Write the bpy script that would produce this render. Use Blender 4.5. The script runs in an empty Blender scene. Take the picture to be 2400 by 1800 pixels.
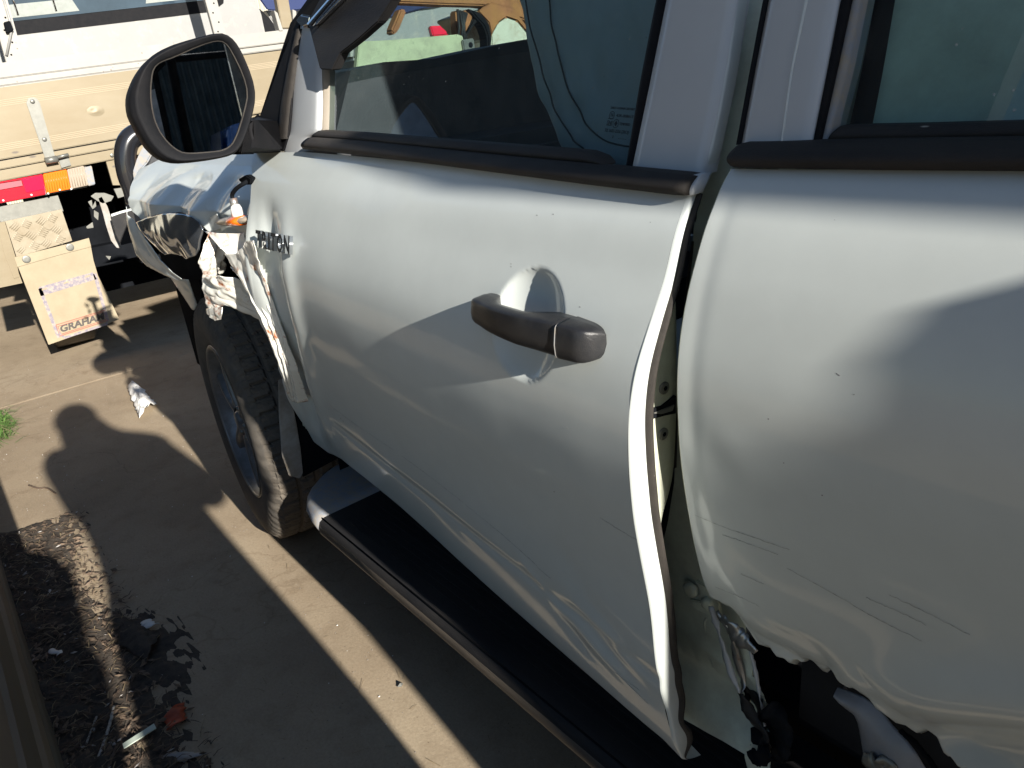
import bpy, bmesh, math, random
import numpy as np
from mathutils import Vector, Matrix, noise
random.seed(7)
# ------------------------------------------------------------------ camera, world, sun, exposure
CAM = np.array([2.03960322, -0.54949256, 1.23347339])
RM = np.array([[0.63708655, 0.76399747, -0.10212047],
               [-0.23423289, 0.31811706, 0.91866016],
               [-0.7343403, 0.56134606, -0.38162144]])      # rows: right, up, forward
FPX, CX, CY = 1585.74, 1106.0, 829.5
scn = bpy.context.scene
cd = bpy.data.cameras.new('camera'); camo = bpy.data.objects.new('camera', cd); scn.collection.objects.link(camo)
cd.sensor_width = 36; cd.sensor_fit = 'HORIZONTAL'; cd.lens = 36*FPX/2212.0; cd.clip_start = 0.02; cd.clip_end = 500
m4 = Matrix.Identity(4)
for i in range(3):
    m4[i][0] = RM[0][i]; m4[i][1] = RM[1][i]; m4[i][2] = -RM[2][i]; m4[i][3] = CAM[i]
camo.matrix_world = m4; scn.camera = camo
SUN = Vector((1.0, -0.071, 0.385)).normalized()
EL = math.asin(SUN.z); AZ = math.atan2(SUN.x, SUN.y)
w = bpy.data.worlds.new('World'); scn.world = w; w.use_nodes = True
nt = w.node_tree; bgn = nt.nodes['Background']
sky = nt.nodes.new('ShaderNodeTexSky'); sky.sky_type = 'NISHITA'; sky.sun_disc = False
sky.sun_elevation = EL; sky.sun_rotation = AZ; sky.air_density = 1.0; sky.dust_density = .35; sky.ozone_density = 2.2
nt.links.new(sky.outputs[0], bgn.inputs[0]); bgn.inputs[1].default_value = 0.052
sd = bpy.data.lights.new('sun', 'SUN'); sd.energy = 4.6; sd.angle = math.radians(0.6); sd.color = (1.0, 0.94, 0.85)
so = bpy.data.objects.new('sun', sd); scn.collection.objects.link(so)
so.rotation_euler = SUN.to_track_quat('Z', 'Y').to_euler(); so.location = SUN*20
scn.view_settings.view_transform = 'Standard'; scn.view_settings.look = 'None'
scn.view_settings.exposure = 1.18; scn.view_settings.gamma = 1.0
scn.cycles.max_bounces = 10; scn.cycles.glossy_bounces = 5; scn.cycles.transmission_bounces = 8; scn.cycles.transparent_max_bounces = 12

# ------------------------------------------------------------------ geometry helpers
def ray(x, y):
    return RM.T @ np.array([(x-CX)/FPX, -(y-CY)/FPX, 1.0])
def U(x, y, ax, val):                     # sight line met by an axis-aligned plane of the place
    d = ray(x, y); return CAM + d*((val-CAM[ax])/d[ax])
def US(x, y, S, off=0.0):                 # sight line met by a curved body surface Y = S(x, z)
    d = ray(x, y); h = lambda t: CAM[1]+t*d[1]-S(CAM[0]+t*d[0], CAM[2]+t*d[2])-off
    T = [(Y-CAM[1])/d[1] for Y in np.linspace(-.22, .5, 25)]; a = T[0]; ha = h(a); b = T[-1]
    for t in T[1:]:
        ht = h(t)
        if ha < 0 <= ht: b = t; break
        a, ha = t, ht
    for _ in range(26):
        m = .5*(a+b)
        if h(m) < 0: a = m
        else: b = m
    return CAM + .5*(a+b)*d
def UP(x, y, p0, n):                      # sight line met by a free plane
    d = ray(x, y); n = np.array(n, float); return CAM + d*(np.dot(np.array(p0)-CAM, n)/np.dot(d, n))
COL = scn.collection
def fin(o, parent=None):
    COL.objects.link(o)
    if parent is not None:
        o.parent = parent
        if parent.type == 'EMPTY': o.matrix_parent_inverse = Matrix.Translation(-Vector(parent.location))
    return o
def mesh(name, vs, fs, mat, parent=None, smooth=True, label=None):
    me = bpy.data.meshes.new(name); me.from_pydata([tuple(map(float, v)) for v in vs], [], fs); me.update()
    if smooth: me.polygons.foreach_set('use_smooth', [True]*len(me.polygons))
    if isinstance(mat, (list, tuple)):
        for m_ in mat: me.materials.append(m_)
    elif mat: me.materials.append(mat)
    o = bpy.data.objects.new(name, me)
    if label: o['label'] = label
    return fin(o, parent)
def clean(o, merge=1e-5):
    bm = bmesh.new(); bm.from_mesh(o.data); bmesh.ops.remove_doubles(bm, verts=bm.verts, dist=merge)
    bmesh.ops.recalc_face_normals(bm, faces=bm.faces); bm.to_mesh(o.data); bm.free(); return o
def thing(name, label, cat, loc=(0, 0, 0), group=None):
    o = bpy.data.objects.new(name, None); COL.objects.link(o); o.location = loc; o.empty_display_size = .1
    o['label'] = label; o['category'] = cat
    if group: o['group'] = group
    return o
def tag(o, label=None, cat=None, group=None, kind=None):
    if label: o['label'] = label
    if cat: o['category'] = cat
    if group: o['group'] = group
    if kind: o['kind'] = kind
    return o
def interp(tab):
    z = np.array([a for a, b in tab]); y = np.array([b for a, b in tab]); o = np.argsort(z); z = z[o]; y = y[o]
    # smooth monotone-ish cubic through the table
    m = np.gradient(y, z)
    def f(q):
        q = min(max(q, z[0]), z[-1]) if False else q
        if q <= z[0]: return y[0]+m[0]*(q-z[0])
        if q >= z[-1]: return y[-1]+m[-1]*(q-z[-1])
        i = int(np.searchsorted(z, q)-1); h = z[i+1]-z[i]; t = (q-z[i])/h
        return (2*t**3-3*t*t+1)*y[i]+(t**3-2*t*t+t)*h*m[i]+(-2*t**3+3*t*t)*y[i+1]+(t**3-t*t)*h*m[i+1]
    return f
def resample(P, n):
    P = np.array(P, float); d = np.r_[0, np.cumsum(np.linalg.norm(np.diff(P, axis=0), axis=1))]
    s = np.linspace(0, d[-1], n); return np.stack([np.interp(s, d, P[:, k]) for k in range(P.shape[1])], 1)
def smoothc(P, n, it=2):
    Q = np.array(P, float)
    for _ in range(it):                   # corner cutting that keeps the ends
        R = [Q[0]]
        for a, b in zip(Q[:-1], Q[1:]): R += [a*.75+b*.25, a*.25+b*.75]
        R.append(Q[-1]); Q = np.array(R)
    return resample(Q, n)
def coons(top, bot, lef, rig, nu, nv):
    T, B = resample(top, nu+1), resample(bot, nu+1); Lc, Rc = resample(lef, nv+1), resample(rig, nv+1)
    u = np.linspace(0, 1, nu+1)[None, :, None]; v = np.linspace(0, 1, nv+1)[:, None, None]
    G = (1-v)*T[None]+v*B[None]+(1-u)*Lc[:, None]+u*Rc[:, None]
    G -= (1-u)*(1-v)*T[0]+u*(1-v)*T[-1]+(1-u)*v*B[0]+u*v*B[-1]
    return G
def gridfaces(nv, nu, off=0):
    return [(off+j*(nu+1)+i, off+(j+1)*(nu+1)+i, off+(j+1)*(nu+1)+i+1, off+j*(nu+1)+i+1) for j in range(nv) for i in range(nu)]
def sheet(name, G, mat, parent=None, thick=0.0, label=None, smooth=True):
    nv, nu = G.shape[0]-1, G.shape[1]-1
    o = mesh(name, G.reshape(-1, 3), gridfaces(nv, nu), mat, parent, smooth, label)
    if thick:
        s = o.modifiers.new('s', 'SOLIDIFY'); s.thickness = thick; s.offset = 1
    return o
def plate(name, pts, d, mat, parent=None, label=None, bev=0.0, smooth=False):   # flat outline pts (3D) given real thickness along d
    n = len(pts); d = np.array(d, float); vs = [np.array(p) for p in pts]+[np.array(p)+d for p in pts]
    fs = [tuple(range(n)), tuple(range(2*n-1, n-1, -1))]+[(i, (i+1) % n, (i+1) % n+n, i+n) for i in range(n)]
    o = mesh(name, vs, fs, mat, parent, smooth, label)
    bm = bmesh.new(); bm.from_mesh(o.data)
    bmesh.ops.recalc_face_normals(bm, faces=bm.faces)
    if bev: bmesh.ops.bevel(bm, geom=list(bm.edges), offset=bev, segments=2, affect='EDGES', clamp_overlap=True)
    bmesh.ops.triangulate(bm, faces=[f for f in bm.faces if len(f.verts) > 4])
    bm.to_mesh(o.data); bm.free(); return o
def box(name, a, b, mat, parent=None, label=None, bev=0.0):
    x0, y0, z0 = a; x1, y1, z1 = b
    return plate(name, [(x0, y0, z0), (x1, y0, z0), (x1, y1, z0), (x0, y1, z0)], (0, 0, z1-z0), mat, parent, label, bev)
def beam(name, a, b, wid, th, mat, parent=None, label=None, bev=0.0, up=(0, 0, 1)):
    a, b = Vector(a), Vector(b); d = (b-a).normalized(); s = d.cross(Vector(up)).normalized(); t = s.cross(d).normalized()
    pts = [a+s*wid/2+t*th/2, a-s*wid/2+t*th/2, a-s*wid/2-t*th/2, a+s*wid/2-t*th/2]
    return plate(name, [np.array(p) for p in pts], np.array(b-a), mat, parent, label, bev)
def tube(name, P, r, mat, parent=None, label=None, n=12, cap=True, closed=False):
    P = [Vector(p) for p in P]; vs = []; fs = []; N = len(P)
    rr = r if hasattr(r, '__len__') else [r]*N
    t0 = (P[1]-P[0]).normalized(); ref = Vector((0, 0, 1)) if abs(t0.z) < .9 else Vector((1, 0, 0))
    a = t0.cross(ref).normalized()
    for i, p in enumerate(P):
        t = ((P[i+1] if i < N-1 else P[i])-(P[i-1] if i > 0 else P[i])).normalized()
        a = (a-t*a.dot(t)).normalized(); b = t.cross(a)
        for k in range(n):
            q = 2*math.pi*k/n; vs.append(p+(a*math.cos(q)+b*math.sin(q))*rr[i])
    for i in range(N-1):
        for k in range(n): fs.append((i*n+k, i*n+(k+1) % n, (i+1)*n+(k+1) % n, (i+1)*n+k))
    if cap: fs += [tuple(range(n-1, -1, -1)), tuple((N-1)*n+k for k in range(n))]
    return mesh(name, vs, fs, mat, parent, True, label)
def disc(name, c, nrm, r, th, mat, parent=None, n=16, dome=0.0, label=None):
    c, nrm = Vector(c), Vector(nrm).normalized(); a = nrm.orthogonal().normalized(); b = nrm.cross(a); vs = []; fs = []
    prof = [(r, 0), (r, th*.7), (r*.85, th), (r*.4, th+dome*.8)]
    for rr, h in prof:
        for k in range(n): q = 2*math.pi*k/n; vs.append(c+nrm*h+(a*math.cos(q)+b*math.sin(q))*rr)
    vs.append(c+nrm*(th+dome)); L = len(prof)
    for i in range(L-1):
        for k in range(n): fs.append((i*n+k, i*n+(k+1) % n, (i+1)*n+(k+1) % n, (i+1)*n+k))
    fs += [((L-1)*n+k, (L-1)*n+(k+1) % n, L*n) for k in range(n)]
    return mesh(name, vs, fs, mat, parent, True, label)
def text(name, body, size, depth, M, mat, parent=None, shear=0.0, bold=0.0, spacing=1.0, width=None, align='LEFT'):
    c = bpy.data.curves.new(name, 'FONT'); c.body = body; c.size = size; c.extrude = depth; c.shear = shear; c.offset = bold
    c.space_character = spacing; c.align_x = align; c.resolution_u = 3
    t = bpy.data.objects.new(name, c); COL.objects.link(t)
    dg = bpy.context.evaluated_depsgraph_get(); me = bpy.data.meshes.new_from_object(t.evaluated_get(dg))
    bpy.data.objects.remove(t); me.name = name
    if width:
        xs = [v.co.x for v in me.vertices]; k = width/(max(xs)-min(xs)); me.transform(Matrix.Diagonal((k, 1, 1, 1)))
    me.transform(M); me.materials.clear(); me.materials.append(mat)
    return fin(bpy.data.objects.new(name, me), parent)
def frame(o, x, y):                       # 4x4 from origin and two directions
    x = Vector(x).normalized(); z = x.cross(Vector(y)).normalized(); y = z.cross(x)
    M = Matrix.Identity(4)
    for i in range(3): M[i][0] = x[i]; M[i][1] = y[i]; M[i][2] = z[i]; M[i][3] = o[i]
    return M
def nz(x, y, z=0, s=1.0): return noise.noise(Vector((x*s, y*s, z*s)))
def ridge(x, y, z=0, s=1.0): return 1-2*abs(noise.noise(Vector((x*s, y*s, z*s))))

# ------------------------------------------------------------------ materials
def mat(name, col, rough=.5, metal=0.0, coat=0.0, spec=.5, trans=0.0, ior=1.45, alpha=1.0, var=0.0, vscale=8.0, bump=0.0, bscale=200.0,
        dirt=None, dscale=6.0, damt=.4, dsharp=.15, coatr=.03, emis=None, sub=0.0, stretch=(1, 1, 1), sheen=0.0, rvar=0.0, speck=None, sscale=90, samt=.66, aniso=0):
    m = bpy.data.materials.new(name); m.use_nodes = True; t = m.node_tree; N = t.nodes; L = t.links; b = N['Principled BSDF']
    b.inputs['Base Color'].default_value = (*col, 1); b.inputs['Roughness'].default_value = rough; b.inputs['Metallic'].default_value = metal
    b.inputs['Coat Weight'].default_value = coat; b.inputs['Coat Roughness'].default_value = coatr; b.inputs['Specular IOR Level'].default_value = spec
    b.inputs['Transmission Weight'].default_value = trans; b.inputs['IOR'].default_value = ior; b.inputs['Alpha'].default_value = alpha
    if sheen: b.inputs['Sheen Weight'].default_value = sheen
    if sub: b.inputs['Subsurface Weight'].default_value = sub; b.inputs['Subsurface Radius'].default_value = (.02, .02, .02); b.inputs['Subsurface Scale'].default_value = 1
    tc = N.new('ShaderNodeTexCoord'); mp = N.new('ShaderNodeMapping'); mp.inputs['Scale'].default_value = stretch; L.new(tc.outputs['Object'], mp.inputs[0])
    src = None
    def mixc(fac, A, B):
        x = N.new('ShaderNodeMix'); x.data_type = 'RGBA'; x.blend_type = 'MIX'
        if isinstance(fac, float): x.inputs[0].default_value = fac
        else: L.new(fac, x.inputs[0])
        for v, s in ((A, x.inputs[6]), (B, x.inputs[7])):
            if isinstance(v, tuple): s.default_value = (*v, 1)
            else: L.new(v, s)
        return x.outputs[2]
    def nn(scale, det=5, ro=.6):
        n = N.new('ShaderNodeTexNoise'); n.inputs['Scale'].default_value = scale; n.inputs['Detail'].default_value = det; n.inputs['Roughness'].default_value = ro
        L.new(mp.outputs[0], n.inputs['Vector']); return n.outputs[0]
    def ramp(v, a, c):
        r = N.new('ShaderNodeMapRange'); r.inputs[1].default_value = a; r.inputs[2].default_value = c; L.new(v, r.inputs[0]); return r.outputs[0]
    if var:
        lo = tuple(c*(1-var) for c in col); hi = tuple(min(1, c*(1+var)) for c in col)
        src = mixc(ramp(nn(vscale), .3, .7), lo, hi)
    if dirt:
        f = ramp(nn(dscale, 8, .7), .5+(.5-damt)*.5-dsharp, .5+(.5-damt)*.5+dsharp)
        src = mixc(f, src if src else col, dirt)
        if rvar:
            rr = N.new('ShaderNodeMapRange'); rr.inputs[3].default_value = rough; rr.inputs[4].default_value = min(1, rough+rvar); L.new(f, rr.inputs[0]); L.new(rr.outputs[0], b.inputs['Roughness'])
    if speck:
        vn = N.new('ShaderNodeTexVoronoi'); vn.inputs['Scale'].default_value = sscale; L.new(mp.outputs[0], vn.inputs['Vector'])
        f1 = ramp(vn.outputs['Distance'], .16, .08); n2 = ramp(nn(sscale*.35, 2), samt-.02, samt+.02)
        mu = N.new('ShaderNodeMath'); mu.operation = 'MULTIPLY'; L.new(f1, mu.inputs[0]); L.new(n2, mu.inputs[1])
        src = mixc(mu.outputs[0], src if src else col, speck)
    if src: L.new(src, b.inputs['Base Color'])
    if bump:
        bn = N.new('ShaderNodeBump'); bn.inputs['Strength'].default_value = bump; bn.inputs['Distance'].default_value = .002; L.new(nn(bscale, 4), bn.inputs['Height']); L.new(bn.outputs[0], b.inputs['Normal'])
    if emis: b.inputs['Emission Color'].default_value = (*emis, 1); b.inputs['Emission Strength'].default_value = 1
    return m
M = {}
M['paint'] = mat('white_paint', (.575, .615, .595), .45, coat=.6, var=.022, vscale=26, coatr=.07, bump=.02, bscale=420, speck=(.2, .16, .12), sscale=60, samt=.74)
M['jamb'] = mat('inner_paint', (.72, .77, .62), .42, coat=.4, dirt=(.33, .31, .24), dscale=9, damt=.3, dsharp=.25, coatr=.15)
M['frame'] = mat('greyed_frame_paint', (.50, .52, .53), .4, coat=.5, var=.04, coatr=.15)  # body white toned greyer for the weaker light on the tilted frames
M['black'] = mat('black_plastic', (.007, .008, .010), .6, spec=.10, dirt=(.017, .016, .017), dscale=30, damt=.35, dsharp=.3, bump=.25, bscale=900)
M['dusty'] = mat('dusty_rubber', (.018, .018, .019), .6, spec=.2, dirt=(.065, .056, .047), dscale=24, damt=.5, dsharp=.4, bump=.5, bscale=1200, stretch=(.35, 1, 1), speck=(.4, .36, .3), sscale=120, samt=.68)
M['grip'] = mat('handle_plastic', (.013, .014, .017), .34, spec=.5, dirt=(.035, .034, .033), dscale=50, damt=.3, dsharp=.3, bump=.2, bscale=900)
M['void'] = mat('dark_inside', (.008, .009, .011), .9, spec=.05, var=.3)
M['trim'] = mat('cabin_trim', (.03, .032, .036), .6, var=.2, bump=.3)
M['chrome'] = mat('chrome', (.85, .86, .88), .07, metal=1.0)
M['steelt'] = mat('torn_steel', (.42, .42, .41), .34, metal=.75, dirt=(.30, .10, .03), dscale=34, damt=.2, dsharp=.1, rvar=.5)
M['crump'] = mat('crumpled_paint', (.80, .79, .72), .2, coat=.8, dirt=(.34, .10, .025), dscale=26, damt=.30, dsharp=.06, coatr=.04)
M['mirror'] = mat('mirror_glass', (.50, .54, .58), .012, metal=1.0, dirt=(.12, .125, .13), dscale=60, damt=.2, dsharp=.3, speck=(.95, .95, .95), sscale=190, samt=.62)
M['tyre'] = mat('tyre_rubber', (.045, .043, .041), .8, dirt=(.15, .13, .105), dscale=22, damt=.5, dsharp=.35, bump=.4, bscale=260)
M['tread'] = mat('dusty_tread', (.05, .047, .043), .85, dirt=(.14, .117, .09), dscale=30, damt=.55, dsharp=.3, bump=.5, bscale=260)
M['rim'] = mat('grey_alloy', (.28, .285, .29), .4, metal=.5, dirt=(.10, .085, .07), dscale=30, damt=.35, dsharp=.3)
M['riml'] = mat('bare_alloy', (.30, .29, .27), .4, metal=.7)
M['flapg'] = mat('grey_guard', (.34, .33, .31), .6, dirt=(.2, .17, .13), dscale=14, damt=.4)
M['board'] = mat('step_plastic', (.012, .013, .016), .5, spec=.25, dirt=(.038, .035, .032), dscale=18, damt=.4, dsharp=.3, stretch=(.3, 1, 1), bump=.3, bscale=500)
M['boardedge'] = mat('dusty_step_edge', (.055, .051, .048), .36, metal=.3, dirt=(.2, .165, .125), dscale=26, damt=.5, dsharp=.3, stretch=(.12, 1, 1), bump=.4, bscale=500, speck=(.5, .45, .35), sscale=150)
M['cap'] = mat('step_end', (.22, .24, .27), .5, dirt=(.32, .27, .2), dscale=50, damt=.4)
M['bag2'] = mat('shaded_cloth', (.030, .040, .045), .8, bump=.3, bscale=900)  # airbag cloth darkened to stand for shade behind the rear glass
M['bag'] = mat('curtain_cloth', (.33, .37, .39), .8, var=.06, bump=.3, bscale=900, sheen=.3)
M['seam'] = mat('dark_seam', (.03, .035, .04), .8)
M['alum'] = mat('tray_alloy', (.255, .218, .15), .5, metal=.15, var=.05, dirt=(.20, .158, .095), dscale=7, damt=.5, dsharp=.3, stretch=(1, .35, 1), speck=(.12, .1, .08), sscale=22, samt=.6)
M['alumw'] = mat('scratched_white_rail', (.31, .30, .275), .5, var=.06, dirt=(.3, .27, .25), dscale=26, damt=.18, dsharp=.08, speck=(.15, .12, .1), sscale=30, samt=.58)
M['groove'] = mat('groove_alloy', (.40, .33, .23), .6)
M['galv'] = mat('galvanised_steel', (.20, .20, .18), .42, metal=.5, var=.1, vscale=40)
M['flapc'] = mat('cream_flap', (.33, .28, .19), .6, dirt=(.26, .21, .135), dscale=9, damt=.45, dsharp=.25, bump=.3, bscale=60)
M['check'] = mat('checker_alloy', (.30, .26, .19), .42, metal=.2, dirt=(.24, .195, .13), dscale=12, damt=.4)
M['mudblue'] = mat('faded_flap_ink', (.20, .18, .22), .7, dirt=(.45, .38, .28), dscale=60, damt=.35)
M['inkred'] = mat('faded_red_ink', (.45, .16, .12), .7)
M['inkdk'] = mat('dark_ink', (.07, .06, .055), .6)
M['red'] = mat('red_lens', (.55, .012, .03), .25, coat=.6, trans=.15)
M['redb'] = mat('bright_red_lens', (.85, .01, .05), .2, coat=.6)
M['redp'] = mat('faded_red_lens', (.42, .10, .12), .35, coat=.5)
M['orange'] = mat('orange_lens', (.85, .16, .01), .25, coat=.6)
M['clear'] = mat('dusty_clear_lens', (.33, .27, .21), .35, coat=.5)
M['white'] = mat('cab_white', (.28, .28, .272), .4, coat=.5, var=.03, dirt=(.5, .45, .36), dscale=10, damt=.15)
M['navy'] = mat('navy_paint', (.02, .03, .10), .3, coat=.8)
M['bluec'] = mat('blue_paint', (.03, .12, .35), .3, coat=.9)
M['seatg'] = mat('grey_seat_cloth', (.28, .30, .28), .9, var=.1, vscale=30)
M['rust'] = mat('rusty_shell', (.26, .10, .045), .85, var=.35, vscale=9, dirt=(.40, .18, .05), dscale=6, damt=.4, dsharp=.2, bump=.6, bscale=60)
M['rustp'] = mat('flaking_paint', (.55, .54, .42), .7, dirt=(.25, .09, .035), dscale=5, damt=.3, dsharp=.12)
M['wall'] = mat('green_grey_steel', (.15, .155, .13), .6, var=.1, dirt=(.15, .12, .085), dscale=8, damt=.5, dsharp=.3)
M['wallb'] = mat('brown_rail', (.22, .19, .15), .6, var=.12, vscale=5)
M['dkfence'] = mat('dark_green_sheet', (.035, .05, .055), .7)
M['skin'] = mat('skin', (.50, .31, .22), .55, sub=.1)
M['cloth'] = mat('navy_cotton', (.04, .05, .09), .9, var=.1)
M['jean'] = mat('blue_denim', (.05, .07, .12), .9, var=.2, vscale=60)
M['hair'] = mat('dark_hair', (.02, .015, .012), .6)
M['tissue'] = mat('white_tissue', (.78, .77, .74), .8, sub=.0)
M['soil'] = mat('dark_soil', (.05, .042, .035), .95, var=.5, vscale=20, dirt=(.10, .08, .06), dscale=50, damt=.4, bump=1.0, bscale=120)
M['straw'] = mat('dry_straw', (.26, .20, .12), .8, var=.4, vscale=10)
M['twig'] = mat('brown_twig', (.10, .07, .05), .8, var=.4, vscale=14)
M['leafd'] = mat('dead_leaf', (.14, .10, .07), .75, var=.5, vscale=6)
M['leafl'] = mat('pale_leaf', (.40, .38, .36), .6, var=.2, vscale=12)
M['grass'] = mat('green_blade', (.10, .19, .045), .6, var=.3, vscale=10)
M['orangep'] = mat('orange_plastic', (.40, .075, .03), .6, var=.3, vscale=40)
M['stickw'] = mat('peeling_white_stick', (.50, .48, .44), .7, dirt=(.12, .10, .09), dscale=60, damt=.4, dsharp=.1)
M['paper'] = mat('pale_plastic_strip', (.50, .58, .50), .5)
M['lampw'] = mat('bulb_socket', (.80, .80, .78), .5)
M['peb'] = mat('pebble', (.30, .27, .24), .8, var=.4, vscale=30)
def glassmat(name, tint, dens, refl=1.0, dust=0.05):
    m = bpy.data.materials.new(name); m.use_nodes = True; t = m.node_tree; N = t.nodes; L = t.links; N.remove(N['Principled BSDF'])
    out = N['Material Output']; tr = N.new('ShaderNodeBsdfTransparent'); tr.inputs[0].default_value = (*[c*dens for c in tint], 1)
    gl = N.new('ShaderNodeBsdfGlossy'); gl.inputs['Roughness'].default_value = .015; gl.inputs[0].default_value = (.95, .97, 1, 1)
    ge = N.new('ShaderNodeNewGeometry'); dt = N.new('ShaderNodeVectorMath'); dt.operation = 'DOT_PRODUCT'; L.new(ge.outputs['Normal'], dt.inputs[0]); L.new(ge.outputs['Incoming'], dt.inputs[1])
    def mth(op, a, b=None):
        x = N.new('ShaderNodeMath'); x.operation = op
        for i_, q_ in enumerate((a, b)):
            if q_ is None: continue
            if isinstance(q_, (int, float)): x.inputs[i_].default_value = q_
            else: L.new(q_, x.inputs[i_])
        return x
    fr = mth('ADD', mth('MULTIPLY', mth('POWER', mth('SUBTRACT', 1.0, mth('ABSOLUTE', dt.outputs['Value']).outputs[0]).outputs[0], 4.5).outputs[0], .9*refl).outputs[0], .06)
    mx = N.new('ShaderNodeMixShader'); L.new(fr.outputs[0], mx.inputs[0]); L.new(tr.outputs[0], mx.inputs[1]); L.new(gl.outputs[0], mx.inputs[2])
    df = N.new('ShaderNodeBsdfDiffuse'); df.inputs[0].default_value = (.45, .45, .42, 1)
    tc = N.new('ShaderNodeTexCoord'); mp = N.new('ShaderNodeMapping'); mp.inputs['Scale'].default_value = (1, 1, .3); L.new(tc.outputs['Object'], mp.inputs[0])
    n = N.new('ShaderNodeTexNoise'); n.inputs['Scale'].default_value = 45; n.inputs['Detail'].default_value = 8; n.inputs['Roughness'].default_value = .75; L.new(mp.outputs[0], n.inputs['Vector'])
    r = N.new('ShaderNodeMapRange'); r.inputs[1].default_value = .35; r.inputs[2].default_value = .8; r.inputs[3].default_value = dust*.5; r.inputs[4].default_value = dust*3; L.new(n.outputs[0], r.inputs[0])
    v = N.new('ShaderNodeTexVoronoi'); v.inputs['Scale'].default_value = 70; L.new(tc.outputs['Object'], v.inputs['Vector'])
    r2 = N.new('ShaderNodeMapRange'); r2.inputs[1].default_value = .10; r2.inputs[2].default_value = .05; L.new(v.outputs['Distance'], r2.inputs[0])
    n3 = N.new('ShaderNodeTexNoise'); n3.inputs['Scale'].default_value = 30; L.new(tc.outputs['Object'], n3.inputs['Vector'])
    r3 = N.new('ShaderNodeMapRange'); r3.inputs[1].default_value = .55; r3.inputs[2].default_value = .6; r3.inputs[4].default_value = .6; L.new(n3.outputs[0], r3.inputs[0])
    mu = N.new('ShaderNodeMath'); mu.operation = 'MULTIPLY'; L.new(r2.outputs[0], mu.inputs[0]); L.new(r3.outputs[0], mu.inputs[1])
    mxm = N.new('ShaderNodeMath'); mxm.operation = 'MAXIMUM'; L.new(mu.outputs[0], mxm.inputs[0]); L.new(r.outputs[0], mxm.inputs[1])
    m2 = N.new('ShaderNodeMixShader'); L.new(mxm.outputs[0], m2.inputs[0]); L.new(mx.outputs[0], m2.inputs[1]); L.new(df.outputs[0], m2.inputs[2])
    L.new(m2.outputs[0], out.inputs[0]); return m
M['glass'] = glassmat('side_glass', (.66, .82, .84), .88, 1.2, .024)
M['cabglass'] = glassmat('cab_glass', (.75, .85, .85), .8, 1.0, .02)

# concrete yard: stains, fine grain, hairline cracks
def concrete():
    m = bpy.data.materials.new('concrete'); m.use_nodes = True; t = m.node_tree; N = t.nodes; L = t.links; b = N['Principled BSDF']
    tc = N.new('ShaderNodeTexCoord')
    def no(s, d=6, r=.6):
        n = N.new('ShaderNodeTexNoise'); n.inputs['Scale'].default_value = s; n.inputs['Detail'].default_value = d; n.inputs['Roughness'].default_value = r; L.new(tc.outputs['Object'], n.inputs['Vector']); return n.outputs[0]
    def cr(v, pts):
        r = N.new('ShaderNodeValToRGB'); L.new(v, r.inputs[0]); e = r.color_ramp.elements
        e[0].position, e[0].color = pts[0][0], (*pts[0][1], 1); e[1].position, e[1].color = pts[-1][0], (*pts[-1][1], 1)
        for p, c in pts[1:-1]: x = e.new(p); x.color = (*c, 1)
        return r.outputs[0]
    def mul(A, B, f=1.0):
        x = N.new('ShaderNodeMix'); x.data_type = 'RGBA'; x.blend_type = 'MULTIPLY'; x.inputs[0].default_value = f; L.new(A, x.inputs[6]); L.new(B, x.inputs[7]); return x.outputs[2]
    c = cr(no(1.6, 7), [(.3, (.35, .28, .195)), (.5, (.40, .32, .225)), (.7, (.44, .36, .255))])
    c = mul(c, cr(no(9, 9, .7), [(.30, (.82, .80, .78)), (.52, (1, 1, 1)), (.8, (1.0, .98, .95))]))
    c = mul(c, cr(no(150, 3, .8), [(.3, (.78, .77, .75)), (.6, (1, 1, 1))]), .8)
    v = N.new('ShaderNodeTexVoronoi'); v.inputs['Scale'].default_value = 55; L.new(tc.outputs['Object'], v.inputs['Vector'])
    c = mul(c, cr(v.outputs['Distance'], [(.05, (.35, .3, .25)), (.11, (1, 1, 1))]), .6)
    wn = N.new('ShaderNodeTexNoise'); wn.inputs['Scale'].default_value = 3.0; wn.inputs['Detail'].default_value = 6; L.new(tc.outputs['Object'], wn.inputs['Vector'])
    va = N.new('ShaderNodeVectorMath'); va.operation = 'MULTIPLY_ADD'; L.new(wn.outputs['Color'], va.inputs[0]); va.inputs[1].default_value = (.5, .5, .5); L.new(tc.outputs['Object'], va.inputs[2])
    cv = N.new('ShaderNodeTexVoronoi'); cv.feature = 'DISTANCE_TO_EDGE'; cv.inputs['Scale'].default_value = .75; L.new(va.outputs[0], cv.inputs['Vector'])
    c = mul(c, cr(cv.outputs['Distance'], [(.0, (.6, .55, .5)), (.0028, (1, 1, 1))]), .4)
    c = mul(c, cr(no(.9, 3, .5), [(.36, (.80, .79, .78)), (.56, (1, 1, 1))]))
    L.new(c, b.inputs['Base Color']); b.inputs['Roughness'].default_value = .9; b.inputs['Specular IOR Level'].default_value = .25
    bp = N.new('ShaderNodeBump'); bp.inputs['Strength'].default_value = .35; bp.inputs['Distance'].default_value = .003; L.new(no(120, 6, .7), bp.inputs['Height']); L.new(bp.outputs[0], b.inputs['Normal'])
    return m
M['concrete'] = concrete()

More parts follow.
